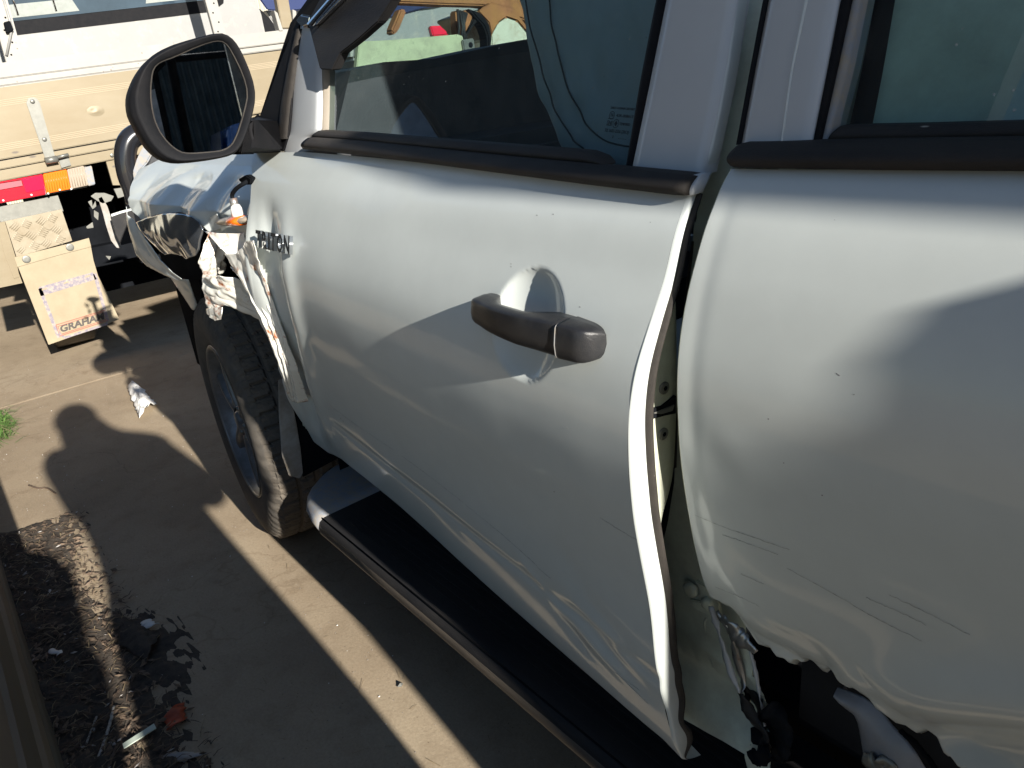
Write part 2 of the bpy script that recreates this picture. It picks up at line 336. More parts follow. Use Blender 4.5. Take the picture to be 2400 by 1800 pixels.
# ------------------------------------------------------------------ ground
xs = [-60, -20, -8, -4, -2.206, -2.198, -2.190, -2.182, -1, 0, 1, 2, 3.19, 3.2, 3.21, 8, 20, 60]
zz = {-2.198: -.002, -2.190: -.003, 3.2: -.008}
ys = [-60, -10, -3, -1, 0, 1, 3, 10, 60]
vs = [(x, y, zz.get(x, 0)+0) for y in ys for x in xs]
g = mesh('concrete_ground', vs, [(j*len(xs)+i, j*len(xs)+i+1, (j+1)*len(xs)+i+1, (j+1)*len(xs)+i) for j in range(len(ys)-1) for i in range(len(xs)-1)], M['concrete'], smooth=False)
tag(g, 'dusty tan concrete yard with a joint and oil stains', kind='structure')
# broken corner of soil and rubbish by the wall
nx_, ny_ = 90, 60; vs = []
for j in range(ny_+1):
    for i in range(nx_+1):
        x = -.75+i/nx_*2.3; y = -.66+j/ny_*.34
        e = (y+.66)/.34; lim = .60+.25*nz(x*2.2, 1, 3)+(.35 if -.0 < x < .55 else 0)*math.sin(max(0, min(1, (x-0)/.55))*math.pi)
        h = max(-.006, (.014*(1-e/max(.1, lim)))*(1+.8*nz(x*9, y*9))+.012*nz(x*30, y*30)*(1 if e < lim else 0)+.004*nz(x*90, y*90))
        if i in (0, nx_) or j == ny_: h = -.01
        vs.append((x, y, h))
so_ = mesh('soil_heap', vs, gridfaces(ny_, nx_), M['soil'])
tag(so_, 'dark crumbly soil and mulch along the foot of the wall', kind='stuff')

# ------------------------------------------------------------------ body surfaces of the near pickup (Y = f(x, z))
PB = interp([(1.40, .12), (1.25, .05), (1.147, .0), (1.139, -.010), (1.117, -.028), (1.071, -.053), (1.026, -.068), (.986, -.076), (.941, -.077), (.866, -.069), (.797, -.055), (.704, -.030), (.60, .0), (.50, .03), (.411, .055)])
PF = interp([(1.40, .10), (1.25, .035), (1.130, -.012), (1.097, -.040), (1.059, -.062), (1.024, -.083), (.986, -.101), (.946, -.111), (.9, -.114), (.848, -.110), (.79, -.101), (.727, -.092), (.632, -.081), (.553, -.066), (.50, -.053), (.43, -.030)])
def SB(x, z): return PB(z)
def SF(x, z):
    u = min(1.1, max(0, (x-.55)/1.08)); return (1-u)*PB(z)+u*PF(z)
def smst(a, b, v):
    t = min(1, max(0, (v-a)/(b-a))); return t*t*(3-2*t)
def glassY(x, z, S):
    return S(x, 1.135)+.045+.36*(z-1.14)
def GF(x, z): return glassY(x, z, SF)
def GR(x, z): return glassY(x, z, SB)
def FF(x, z): return GF(x, z)-.016
def FR(x, z): return GR(x, z)-.016

truck = thing('pickup_truck', 'white double-cab pickup with crumpled front guard, buckled doors and a torn rear door', 'pickup truck', (1.5, .9, 0))

# ---- front door skin
def usl(P, S, off=0): return [US(x, y, S, off) for x, y in P]
top = usl([(549, 331), (600, 329), (655, 328), (780, 338), (900, 350), (1200, 388), (1400, 412), (1486, 421)], SF)
lef = usl([(549, 331), (545, 380), (543, 440), (545, 520), (556, 600), (578, 680), (606, 770), (632, 850), (652, 905), (668, 938)], SF)
rig = smoothc(usl([(1486, 421), (1460, 500), (1436, 600), (1404, 700), (1374, 800), (1357, 900), (1355, 1000), (1364, 1100), (1382, 1200), (1400, 1300), (1417, 1440), (1440, 1550), (1482, 1662)], SF), 60, 2)
bot = usl([(668, 938), (685, 972), (712, 993), (745, 1008), (790, 1045), (868, 1110), (960, 1195), (1100, 1322), (1250, 1455), (1400, 1585), (1444, 1622), (1482, 1662)], SF)
NU, NV = 300, 220
G = coons(top, bot, lef, rig, NU, NV)
cupc = US(1133, 706, SF); badge = US(600, 530, SF); dings = []
random.seed(5)
_lz = np.array([p[2] for p in lef]); _lx = np.array([p[0] for p in lef]); _o = np.argsort(_lz); LEX = lambda z: float(np.interp(z, _lz[_o], _lx[_o]))
def front_dent(x, z, u, v):
    d = 0
    # handle cup
    r = math.hypot(x-cupc[0], (z-cupc[2])*1.0)/.055
    if r < 1: d += .020*(1-r*r)**.8 if r < 1 else 0
    # crushed leading edge: a long valley and puckers beside the badge
    a = 0
    b = math.exp(-((x-.70)/.05)**2)*math.exp(-((z-.83)/.11)**2); d -= .010*b
    d += .006*ridge(x*14+z*6, z*4, 1)*math.exp(-((x-.62)/.07)**2)*smst(.98, .88, z)*smst(.56, .7, z)
    q = x-LEX(z); zw_ = smst(1.10, .98, z)*smst(.50, .64, z)
    d += zw_*(-.015*math.exp(-(q/.032)**2)+.017*math.exp(-((q-.085)/.03)**2)*(1+.5*nz(z*9, 2))-.006*math.exp(-((q-.16)/.03)**2)+.003*ridge(q*30, z*5, 3)*math.exp(-((q-.07)/.06)**2))
    # broad panel wave and bumps that make the streaky reflections
    d += .0035*nz(x*2.1, z*2.6, 4)
    for cx, cz, rx, rz, k, an in DF: 
        xx = (x-cx)*math.cos(an)+(z-cz)*math.sin(an); z2 = -(x-cx)*math.sin(an)+(z-cz)*math.cos(an)
        d += .45*k*math.exp(-(xx/rx)**2-(z2/rz)**2)
    # crease across the lower panel
    ln = z-(.635-.03*(x-.75)); d += .0022*math.exp(-(ln/.012)**2)*smst(.7, .85, x)
    # buckled lower rear corner
    d += .003*math.exp(-((x-1.53)/.05)**2-((z-.60)/.05)**2)*math.sin(z*90+x*40)
    d += .0012*nz(x*7, z*7, 8)
    # bottom roll
    if v > .955: d += .030*((v-.955)/.045)**2
    return d
DF = [(1.50, .70, .02, .035, .004, .5), (1.42, .62, .012, .05, -.004, .9), (1.47, .56, .02, .03, .005, .6), (.95, .80, .03, .018, .0012, .4), (1.02, .77, .02, .02, -.0012, .2), (.86, .83, .02, .02, .0015, 0), (1.2, .6, .06, .02, .0015, -.3)]
V = []
for j in range(NV+1):
    for i in range(NU+1):
        x, _, z = G[j, i]; u, v = i/NU, j/NV
        V.append((x, SF(x, z)+front_dent(x, z, u, v), z))
fdoor = mesh('front_door', V, gridfaces(NV, NU), M['paint'], truck, True, 'front passenger door, bulging out at its rear edge, crushed beside the badge')
FRONTV = np.array(V).reshape(NV+1, NU+1, 3)
# rear return flange of the door (faces back into the sun), seal and inner jamb
edge = FRONTV[:, -1, :]
n_e = len(edge)
def off_strip(offs, nm, mt, par, lab=None):
    vs = []
    for (dx, dy) in offs:
        for k in range(n_e):
            t = k/(n_e-1); wv = .0022*math.sin(t*40)*smst(.7, .9, t)+.0008*math.sin(t*23)
            taper = smst(1.0, .93, t)*(.25+.75*smst(.0, .42, t))*(1-.5*math.exp(-((t-.86)/.035)**2))
            te = smst(1.0, .90, t); vs.append(edge[k]+np.array([dx*te, (dy+wv)*(.15+.85*taper)*te, 0]))
    fs = [(r*n_e+k, r*n_e+k+1, (r+1)*n_e+k+1, (r+1)*n_e+k) for r in range(len(offs)-1) for k in range(n_e-1)]
    return mesh(nm, vs, fs, mt, par, True, lab)
off_strip([(0, 0), (.003, .001), (.0045, .004), (.005, .014), (.0045, .020)], 'door_flange', M['paint'], fdoor, 'folded rear edge of the front door glaring in the sun')
off_strip([(.0045, .020), (.009, .022), (.010, .026), (.006, .030), (.001, .031)], 'door_seal', M['dusty'], fdoor)
# jamb panel
jt = [(1454, 590), (1460, 650), (1462, 760), (1462, 860), (1458, 960), (1454, 1030), (1438, 1090), (1420, 1150), (1406, 1200)]
jr = smoothc([U(x, y, 0, 1.628) for x, y in jt], 40, 2)
jl = []
ez = edge[:, 2]
for p in jr:
    yy = np.interp(-p[2], -ez, edge[:, 1])+.027; jl.append([1.630, min(yy, p[1]-.001), p[2]])
jl = np.array(jl); Gj = np.stack([jl, jl*.66+jr*.34+np.array([.002, 0, 0]), jl*.33+jr*.67+np.array([.002, 0, 0]), jr, jr+np.array([-.008, .004, 0]), jr+np.array([-.05, .05, 0])], 1)
jamb = sheet('door_jamb', Gj, M['jamb'], fdoor, label='pale inner end of the front door with lock slot and screws')
for px, py in ((1434, 838), (1432, 937)):
    c = U(px, py, 0, 1.632)
    s_ = disc('screw', c, (1, -.1, 0), .0062, .0016, M['galv'], fdoor, 14, .0005)
    disc('screw', c+np.array([.0017, 0, 0]), (1, -.1, 0), .0025, .0006, M['void'], s_, 6).name = 'screw_socket'
q = [U(x, y, 0, 1.633) for x, y in [(1406, 884), (1430, 877), (1461, 855), (1460, 893), (1440, 897), (1407, 906)]]
lt = plate('door_latch', q, (-.004, 0, 0), M['void'], fdoor)
q = [U(x, y, 0, 1.634) for x, y in [(1412, 893), (1434, 884), (1458, 874), (1454, 888), (1430, 895)]]
plate('latch_hook', q, (-.003, 0, 0), M['galv'], lt, bev=.0006)

# ---- belt mouldings (rounded strips) : centre line between the traced upper and lower edges
def strip(name, up, lo, S, out, mt, par, off=0.0, n=60, endcap=True, label=None):
    A = resample(usl(up, S, off), n); B = resample(usl(lo, S, off), n); K = 9; vs = []
    for k in range(K+1):
        a = k/K; h = math.sin(math.pi*(.08+.84*a))
        for i in range(n): p = A[i]*(1-a)+B[i]*a; vs.append(p-np.array([0, out*h, 0]))
    m_ = len(vs)
    for a in (B, A):
        for i in range(n): vs.append(a[i]+np.array([0, .012, 0]))
    fs = [(r*n+i, r*n+i+1, (r+1)*n+i+1, (r+1)*n+i) for r in range(K+1) for i in range(n-1)]
    fs += [(m_+n+i, m_+n+i+1, i+1, i) for i in range(n-1)]
    if endcap:
        fs += [tuple([r*n for r in range(K+1)]+[m_, m_+n]), tuple([r*n+n-1 for r in range(K, -1, -1)]+[m_+2*n-1, m_+n-1])]
    o = mesh(name, vs, fs, mt, par, True, label); return clean(o)
strip('outer_moulding', [(668, 297), (760, 303), (900, 318), (1100, 339), (1300, 358), (1500, 377), (1508, 380)], [(660, 322), (745, 331), (900, 349), (1100, 375), (1300, 401), (1470, 421), (1490, 421)], SF, .012, M['dusty'], fdoor, -.006)
strip('inner_seal', [(690, 282), (780, 287), (900, 297), (1050, 309), (1200, 321), (1270, 327), (1300, 338), (1312, 352)], [(676, 299), (780, 306), (900, 318), (1050, 333), (1200, 347), (1260, 353), (1290, 356), (1312, 357)], SF, .007, M['dusty'], fdoor, .006)
# chipped moulding end
strip('moulding_end', [(1500, 377), (1511, 378), (1518, 376)], [(1484, 422), (1493, 423), (1500, 420)], SF, .006, M['frame'], fdoor, -.004, n=8)
strip('flange_edge', [(1597, 0), (1580, 130), (1560, 240), (1540, 330), (1524, 372), (1512, 398), (1500, 420), (1490, 445)], [(1589, 0), (1572, 130), (1552, 240), (1531, 330), (1516, 370), (1503, 392), (1489, 414), (1478, 441)], FF, .003, M['paint'], fdoor, .004, n=40, endcap=False)

# ---- front door glass and frame
gp = [(690, 300), (684, 285), (690, 130), (720, -60), (1500, -260), (1440, 0), (1404, 180), (1370, 372), (1200, 356), (900, 320)]
def fan(name, P, S, off, mt, par, label=None, th=0):
    pts = [US(x, y, S, off) for x, y in P]
    return plate(name, pts, (0, th, 0), mt, par, label) if th else mesh(name, pts, [tuple(range(len(pts)))], mt, par, False, label)
gl = mesh('window_glass', usl(gp, GF), [tuple(range(len(gp)))], M['glass'], fdoor, False, 'tinted, dusty front side window')
def band(name, L_, R_, S, off, out, mt, par, label=None, n=24, K=8, th=.02, crown=.15):
    A = resample(usl(L_, S, off), n); B = resample(usl(R_, S, off), n); vs = []
    for k in range(K+1):
        a = k/K; h = math.sin(math.pi*(crown+(1-2*crown)*a)) if out else 0
        if k in (0, K): h = 0
        for i in range(n): vs.append(A[i]*(1-a)+B[i]*a-np.array([0, out*h, 0]))
    m_ = len(vs)
    for a in (A, B):
        for i in range(n): vs.append(a[i]+np.array([0, th, 0]))
    fs = [(r*n+i, r*n+i+1, (r+1)*n+i+1, (r+1)*n+i) for r in range(K) for i in range(n-1)]
    fs += [(m_+i, m_+i+1, i+1, i) for i in range(n-1)]+[(K*n+i, K*n+i+1, m_+n+i+1, m_+n+i) for i in range(n-1)]
    return mesh(name, vs, fs, mt, par, True, label)
band('window_frame', [(1452, -60), (1440, 0), (1404, 180), (1366, 362)], [(1605, -60), (1591, 0), (1560, 190), (1520, 378)], FF, 0, .004, M['frame'], fdoor, 'painted pillar of the front door, greyed for its shade')
band('window_rubber', [(1430, -60), (1417, 0), (1382, 180), (1352, 358)], [(1452, -60), (1440, 0), (1404, 180), (1366, 362)], FF, .004, .002, M['black'], fdoor, n=12, K=3)
band('window_frame', [(648, 44), (640, 90), (632, 180), (626, 260), (624, 290), (611, 300), (612, 331)], [(672, 62), (680, 90), (690, 135), (692, 220), (690, 284), (668, 297), (655, 328)], FF, 0, .004, M['frame'], fdoor, 'narrow painted front edge of the window frame', n=30)
band('window_rubber', [(690, 60), (690, 135), (692, 220), (690, 288)], [(700, 60), (701, 135), (701, 220), (699, 288)], FF, .006, .002, M['wallb'], fdoor, n=10, K=3)
# black sail panel at the mirror foot
sp = [(645, 38), (634, 58), (610, 120), (585, 190), (563, 248), (556, 290), (590, 326), (612, 327), (622, 296), (628, 250), (634, 150), (641, 90), (648, 46)]
plate('mirror_sail', usl(sp, FF, -.006), (0, .03, 0), M['black'], fdoor, bev=.002, smooth=False)
band('sail_rib', [(641, 62), (622, 140), (607, 220), (598, 300)], [(648, 62), (636, 140), (626, 220), (618, 300)], FF, -.008, .003, M['dusty'], fdoor, n=10, K=4)
# window visor: smoked shield with two bright strips
vz = [(664, 48), (690, 150), (716, 152), (734, 116), (775, 84), (815, 48), (846, 0), (905, -80), (730, -80)]
plate('window_visor', usl(vz, FF, -.020), (0, .018, 0), M['board'], fdoor, 'smoked shield over the front corner of the window', bev=.002)
for a, b, c, d in (((664, 50), (760, -60), (676, 56), (776, -60)), ((680, 56), (790, -60), (688, 52), (800, -60))):
    band('visor_strip', [a, b], [c, d], FF, -.026, .004, M['chrome'], fdoor, n=6, K=6)
plate('visor_clip', usl([(636, 44), (648, 30), (668, 34), (664, 56), (650, 60)], FF, -.012), (0, .02, 0), M['chrome'], fdoor, bev=.003)

# long scratches and chips in the paint
def SFD(x, z): return SF(x, z)+front_dent(x, z, .5, .5)
def SRD(x, z): return SBT(x, z)
def scratch(P, S, par, r=.00032, n=40, seed=0):
    P3 = smoothc([US(x, y, S, -.0002) for x, y in P], n, 1); P3 = [p+np.array([0, 0, .0012*nz(i*.35, seed)]) for i, p in enumerate(P3)]
    tube('paint_scratch', P3, [r*(.35+.65*abs(nz(i*.5, seed, 2))*2) for i in range(n)], M['mark'], par, n=4)
M['mark'] = mat('scratch_mark', (.24, .24, .24), .7)
for k, P in enumerate([[(693, 858), (730, 890), (780, 925), (850, 972)], [(868, 985), (930, 1030), (1000, 1085)], [(1005, 1090), (1080, 1150), (1160, 1222)], [(1296, 1118), (1330, 1140), (1378, 1168)], [(1160, 1225), (1190, 1250)], [(1330, 1452), (1400, 1520)], [(1325, 1450), (1380, 1490)]]): scratch(P, SFD, fdoor, seed=k)
for k, (x, y) in enumerate([(1104, 570), (1104, 576), (1160, 465), (1195, 463), (1253, 663), (1197, 1062), (1405, 480), (1225, 925)]):
    c = US(x, y, SFD, -.0002); disc('paint_chip', c, (0, -1, -.1), random.uniform(.0004, .0009), .0002, M['mark'], fdoor, 6)
# ---- door handle
hx = np.array([US(1016, 668, SF, -.03)[0], US(1290, 770, SF, -.03)[0]])
def handle():
    x0, x1 = US(1010, 668, SF, -.03)[0], US(1199, 745, SF, -.03)[0]; x2 = US(1291, 765, SF, -.008)[0]
    def cz(x): return .5*(US(1009, 670, SF, -.03)[2]*(1-t_(x))+US(1290, 765, SF, -.025)[2]*t_(x))*2
    t_ = lambda x: (x-x0)/(x2-x0)
    def ring(x, hh, dep, y0):
        c = cz(x); yb = SF(x, c); r = []
        # outline of section: inner-top, outer-top, outer-bottom, inner-bottom with rounding
        prof = [(0, 1.05), (.35, 1.14), (.78, 1.08), (.86, 1.02), (.91, .90), (.955, .45), (1.0, -.1), (.985, -.72), (.93, -.92), (.82, -1.02), (.45, -1.08), (0, -1.0)]
        for a, b in prof: r.append((x, yb-y0-(dep-y0)*a, c+hh*b))
        return r
    def loft(name, secs, mt, par, label=None):
        vs = [p for s in secs for p in s]; n = len(secs[0]); fs = [(i*n+k, i*n+(k+1) % n, (i+1)*n+(k+1) % n, (i+1)*n+k) for i in range(len(secs)-1) for k in range(n)]
        fs += [tuple(range(n)), tuple(range((len(secs)-1)*n+n-1, (len(secs)-1)*n-1, -1))]
        return clean(mesh(name, vs, fs, mt, par, True, label))
    S1 = []
    for k in range(25):
        t = k/24; x = x0+(x1-x0)*t
        e = min(1, math.sqrt(max(0, t/.05))) if t < .05 else 1
        gap = 0 if t < .16 else (.020*math.sin(min(1, (t-.16)/.18)*math.pi/2)*(1 if t < .62 else max(0, 1-(t-.62)/.2)))
        hh = (.0125+.0035*t)*(.55+.45*e); S1.append(ring(x, hh, (.030+.008*math.sin(t*math.pi))*(.6+.4*e), gap))
    h = loft('door_handle', S1, M['grip'], fdoor, 'black pull handle of the front door')
    S2 = []
    for k in range(13):
        t = k/12; x = x1+.0012+(x2-x1)*t
        e = math.sqrt(max(0.0, 1-max(0, (t-.5)/.5)**2.4)); S2.append(ring(x, (.0168-.0012*t)*(.5+.5*e), (.032-.006*t)*(.08+.92*e), 0))
    loft('handle_cap', S2, M['grip'], fdoor)
    S3 = []
    for k in range(2): S3.append(ring(x1-.0002+.0010*k, .0163, .0328, 0))
    loft('handle_seam', S3, M['cap'], fdoor)
handle()
# ---- chrome badge
b0 = US(567, 528, SF, 0); b1 = US(636, 545, SF, 0); bu = US(569, 505, SF, 0)
ex = Vector(b1-b0); L_ = ex.length
def ysurf(x, z): return SF(x, z)+front_dent(x, z, .2, .4)
b0 = np.array([b0[0], ysurf(b0[0], b0[2])-.008, b0[2]]); b1 = np.array([b1[0], ysurf(b1[0], b1[2])-.006, b1[2]])
_my = min(ysurf(b0[0]+(b1[0]-b0[0])*k_/8, b0[2]) for k_ in range(9)); b0[1] = min(b0[1], _my-.006); b1[1] = min(b1[1], _my-.004); b0 = b0+(b1-b0)*.06; Mb = frame(b0, b1-b0, (0, .25, 1))
xo = 0
for ch in 'TRITON':
    wd = {'I': .010}.get(ch, .0225)*L_/.122
    o = text('badge_letter', ch, .040, .003, Mb @ Matrix.Translation((xo, 0, 0)), M['chrome'], fdoor, bold=.0013, width=wd*(.86 if ch != 'I' else .6)); xo += wd

# ------------------------------------------------------------------ side mirror
mc = U(430, 210, 0, .80); mn = Vector((1.0, -.11, .03)).normalized()
def MP(P, d=0): return [UP(x, y, mc+np.array(mn)*d, mn) for x, y in P]
mo = [(279, 213), (282, 247), (293, 268), (307, 295), (330, 330), (362, 351), (393, 354), (467, 345), (513, 333), (531, 302), (547, 255), (556, 207), (547, 163), (522, 104), (503, 78), (477, 67), (417, 82), (360, 100), (322, 125), (298, 158), (284, 190)]
mg = [(328, 187), (328, 205), (330, 227), (336, 260), (352, 293), (376, 319), (400, 332), (440, 330), (491, 325), (511, 302), (530, 240), (538, 202), (527, 160), (501, 108), (490, 92), (474, 85), (433, 97), (377, 123), (350, 131), (335, 143), (330, 160)]
NM = 72
def closed(P, it=2):
    Q = np.array(P, float)
    for _ in range(it):
        R = []
        for i in range(len(Q)): a, b = Q[i], Q[(i+1) % len(Q)]; R += [a*.75+b*.25, a*.25+b*.75]
        Q = np.array(R)
    Q = np.vstack([Q, Q[:1]]); return resample(Q, NM+1)[:-1]
MO = closed(MP(mo), 1); MG = closed(MP(mg), 1); 
def nearest_roll(A, B):
    best = min(range(NM), key=lambda r: np.sum((A-np.roll(B, r, axis=0))**2)); return np.roll(B, best, axis=0)
MG = nearest_roll(MO, MG); mn_ = np.array(mn); cen = MO.mean(0)
def ring_(a, d, scl=1.0, sh=(0, 0, 0)):
    P = MG*(1-a)+MO*a; return cen+(P-cen)*scl+mn_*d+np.array(sh)
rings = [ring_(.02, -.010), ring_(.08, -.003), ring_(.35, .001), ring_(.62, .003), ring_(.74, .0035), ring_(.80, .001), ring_(.86, -.0015), ring_(.93, -.004), ring_(1.0, -.010), ring_(1.03, -.022), ring_(1.02, -.034), ring_(1.00, -.036), ring_(1.0, -.040), ring_(.97, -.060), ring_(.86, -.082, .98, (0, .004, 0)), ring_(.5, -.100, .9, (0, .008, 0)), ring_(0, -.112, .7, (0, .01, 0)), ring_(0, -.116, .3, (0, .01, 0))]
vs = [p for r in rings for p in r]; fs = [(r*NM+i, r*NM+(i+1) % NM, (r+1)*NM+(i+1) % NM, (r+1)*NM+i) for r in range(len(rings)-1) for i in range(NM)]
fs.append(tuple((len(rings)-1)*NM+i for i in range(NM)))
mir = mesh('side_mirror', vs, fs, M['black'], truck, True, 'black passenger side mirror with dusty glass')
MG2 = ring_(.015, -.008)
mesh('mirror_glass', list(MG2), [tuple(range(NM))], M['mirror'], mir, False)
tube('glass_rim', [tuple(p) for p in ring_(.03, -.006)]+[tuple(ring_(.03, -.006)[0])], .0014, M['dusty'], mir, n=6, cap=False)
# arm from the sail to the housing
A = [US(x, y, FF, -.012) for x, y in [(556, 252), (600, 262), (612, 326), (562, 326)]]
B = [U(x, y, 0, .785) for x, y in [(536, 262), (552, 258), (547, 318), (520, 333)]]
vs = [*A, *B, *[np.array(p)+np.array([-.05, .01, 0]) for p in A], *[np.array(p)+np.array([-.05, 0, 0]) for p in B]]
arm = mesh('mirror_arm', vs, [(0, 1, 2, 3), (7, 6, 5, 4), (0, 4, 5, 1), (1, 5, 6, 2), (2, 6, 7, 3), (3, 7, 4, 0), (8, 11, 10, 9), (12, 13, 14, 15), (8, 9, 13, 12), (11, 15, 14, 10)], M['black'], mir, False)
bm = bmesh.new(); bm.from_mesh(arm.data); bmesh.ops.convex_hull(bm, input=bm.verts)
bmesh.ops.delete(bm, geom=[v for v in bm.verts if not v.link_faces], context='VERTS')
bmesh.ops.bevel(bm, geom=list(bm.edges), offset=.004, segments=2, affect='EDGES', clamp_overlap=True); bm.to_mesh(arm.data); bm.free()

# ------------------------------------------------------------------ pillar and sill behind the doors
def SP(x, z):
    if z > 1.12: return .062+.36*(z-1.12)
    b = .062
    if z < .50: b -= .030*smst(.50, .43, z)
    if z < .42: b += min(.03, .05*((.42-z)/.05)**2)
    return b
pl_ = [(1578, -70), (1566, 60), (1548, 190), (1528, 320), (1512, 400), (1502, 500), (1490, 620), (1474, 760), (1464, 900), (1460, 1000), (1455, 1060), (1438, 1150), (1412, 1250), (1405, 1330), (1412, 1430), (1428, 1526)]
L3 = smoothc([US(x, y, SP) for x, y in pl_], 90, 1)
zb = US(1428, 1526, SP)[2]; zt = L3[0][2]
def rx_(z): return float(np.interp(z, [.30, .40, .50, .56, .60, .68, .76, .84], [1.70, 1.675, 1.645, 1.632, 1.625, 1.64, 1.75, 2.24]))
R3 = np.array([[rx_(zt+(min(zb, .40)-zt)*k/89), 0, zt+(min(zb, .40)-zt)*k/89] for k in range(90)])
Gp = coons([L3[0], R3[0]], [L3[-1], US(1560, 1600, SP), US(1667, 1665, SP), R3[-1]], L3, R3, 80, 120)
V = []
for j in range(121):
    for i in range(81):
        x, _, z = Gp[j, i]; y = SP(x, z)
        if z < 1.08: 
            y += .008*smst(.0, .02, abs(z-.62)-.0)*math.exp(-((x-1.62)/.05)**2)*(-1) if z > .52 else 0
            y -= .006*math.exp(-((z-.545)/.006)**2)*smst(1.5, 1.6, x)-.0015*nz(x*20, z*20)
        V.append((x, y, z))
box('wheel_well', (1.60, .22, .15), (2.95, .26, 1.0), M['void'], truck)
pil = mesh('body_pillar', V, gridfaces(120, 80), M['jamb'], truck, True, 'pale green inner pillar and dirty sill between the doors')
for px, py, r in ((1494, 1272, .011), (1530, 1302, .009)):
    disc('hinge_bolt', US(px, py, SP, -.006), (.1, -1, 0), r, .006, M['jamb'], pil, 6, .001)
q = [US(x, y, SP, -.006) for x, y in [(1500, 1254), (1545, 1276), (1560, 1345), (1545, 1336), (1500, 1316), (1487, 1296), (1512, 1300), (1512, 1276)]]
plate('hinge_plate', q, (0, .006, 0), M['jamb'], pil, bev=.0012)
c = US(1540, 1352, SP, 0); gr_ = [tuple(c+np.array([.009*math.cos(a), -.003, .014*math.sin(a)])) for a in np.linspace(0, 2*math.pi, 17)]
tube('body_grommet', gr_, .003, M['jamb'], pil, n=8, cap=False)
disc('body_hole', c+np.array([0, -.0006, 0]), (0, -1, 0), .008, .0006, M['void'], pil, 14)
band('pillar_seal', [(1496, 520), (1484, 620), (1468, 760), (1459, 900), (1456, 1010)], [(1503, 520), (1491, 620), (1475, 760), (1465, 900), (1461, 1010)], SP, -.001, .004, M['dusty'], pil, n=20, K=4)

# ------------------------------------------------------------------ rear door
topr = usl([(1583, 364), (1700, 366), (2212, 368)], SB)+[np.array([2.75, 0, 1.152])]
lefr = smoothc(usl([(1583, 364), (1562, 402), (1538, 460), (1516, 528), (1499, 590), (1484, 655), (1473, 720), (1466, 800), (1465, 870), (1468, 940), (1475, 1020), (1486, 1100), (1501, 1180), (1518, 1255), (1531, 1308)], SB), 80, 1)
tear = [(1531, 1308), (1545, 1318), (1558, 1326), (1574, 1334), (1588, 1343), (1603, 1358), (1612, 1372), (1620, 1388), (1630, 1411), (1645, 1420), (1663, 1425), (1676, 1434), (1693, 1440), (1710, 1446), (1727, 1455), (1740, 1447), (1757, 1452), (1775, 1460), (1793, 1467), (1812, 1482), (1826, 1491), (1848, 1500), (1871, 1512), (1890, 1528), (1908, 1545), (1928, 1566), (1945, 1580), (1968, 1600), (1985, 1612), (2004, 1640), (2020, 1660), (2060, 1690), (2130, 1730), (2212, 1770)]
def SBT(x, z):                            # lower edge is folded in by the impact
    return PB(z)+rear_fold(x, z)
def rear_fold(x, z): 
    d = 0
    d += .016*math.exp(-((z-(.66+.10*(x-1.66)))/.035)**2)*smst(1.64, 1.70, x)*.6
    return d
botr = usl(tear, SBT)+[np.array([2.75, 0, .56])]
rigr = [np.array([2.75, 0, 1.152]), np.array([2.75, 0, .9]), np.array([2.75, 0, .56])]
NU2, NV2 = 330, 230
Tq = resample(topr, 400)
# finer columns near the visible front part
Gr = coons(topr, botr, lefr, rigr, NU2, NV2)
V = []
ARCH = [(1.785, .640), (1.83, .68), (1.87, .70), (1.92, .70)]
for j in range(NV2+1):
    for i in range(NU2+1):
        x, _, z = Gr[j, i]; u, v = i/NU2, j/NV2
        y = SBT(x, z)
        y += .003*nz(x*2.3, z*2.2, 9)+.0002*nz(x*8, z*8, 3)
        # swage above the arch, arch lip and pressed arcs
        r = math.hypot((x-2.23)*.9, z-.46); y -= .012*math.exp(-((r-.42)/.03)**2)*smst(.52, .62, z)*smst(1.74, 1.80, x)
        y += .012*math.exp(-((r-.37)/.022)**2)*smst(1.74, 1.80, x)
        # small oblique puckers along the front edge
        e = math.exp(-((x-1.69)/.04)**2)*smst(.98, .9, z)*smst(.66, .74, z); y += .0004*e*math.sin(55*(z*1.0+x*1.3))*1.0
        y += .0005*math.exp(-((x-1.674)/.008)**2)
        y += .004*ridge(x*22, z*22, 5)*math.exp(-((v-1)/.10)**2)
        if v > .96: z += .017*((v-.96)/.04)*(ridge(x*38, 2.2)*.6+nz(x*90, 5))*smst(1.62, 1.65, x)
        if v > .975: y += .010*((v-.975)/.025)**1.5*(1+.8*nz(x*40, 1))
        V.append((x, y, z))
rdoor = mesh('rear_door', V, gridfaces(NV2, NU2), M['paint'], truck, True, 'rear passenger door with its lower front corner torn open')
RV = np.array(V).reshape(NV2+1, NU2+1, 3)
for k, P in enumerate([[(1500, 1112), (1560, 1138), (1640, 1165), (1705, 1188)], [(1560, 1155), (1600, 1168), (1680, 1198)], [(1700, 1228), (1800, 1282), (1890, 1335), (1992, 1386)], [(1870, 1291), (1950, 1325), (2000, 1350)], [(1920, 1285), (2000, 1322), (2095, 1372)], [(1545, 1268), (1600, 1290), (1640, 1310)], [(1600, 1240), (1650, 1262)]]): scratch(P, SBT, rdoor, seed=10+k)
for k, (x, y) in enumerate([(1803, 477), (1808, 808), (1812, 811), (1845, 852), (1776, 1070), (1693, 1000), (1590, 930), (1660, 905), (1880, 640)]): disc('paint_chip', US(x, y, SBT, -.0002), (0, -1, 0), random.uniform(.0004, .0010), .0002, M['mark'], rdoor, 6)
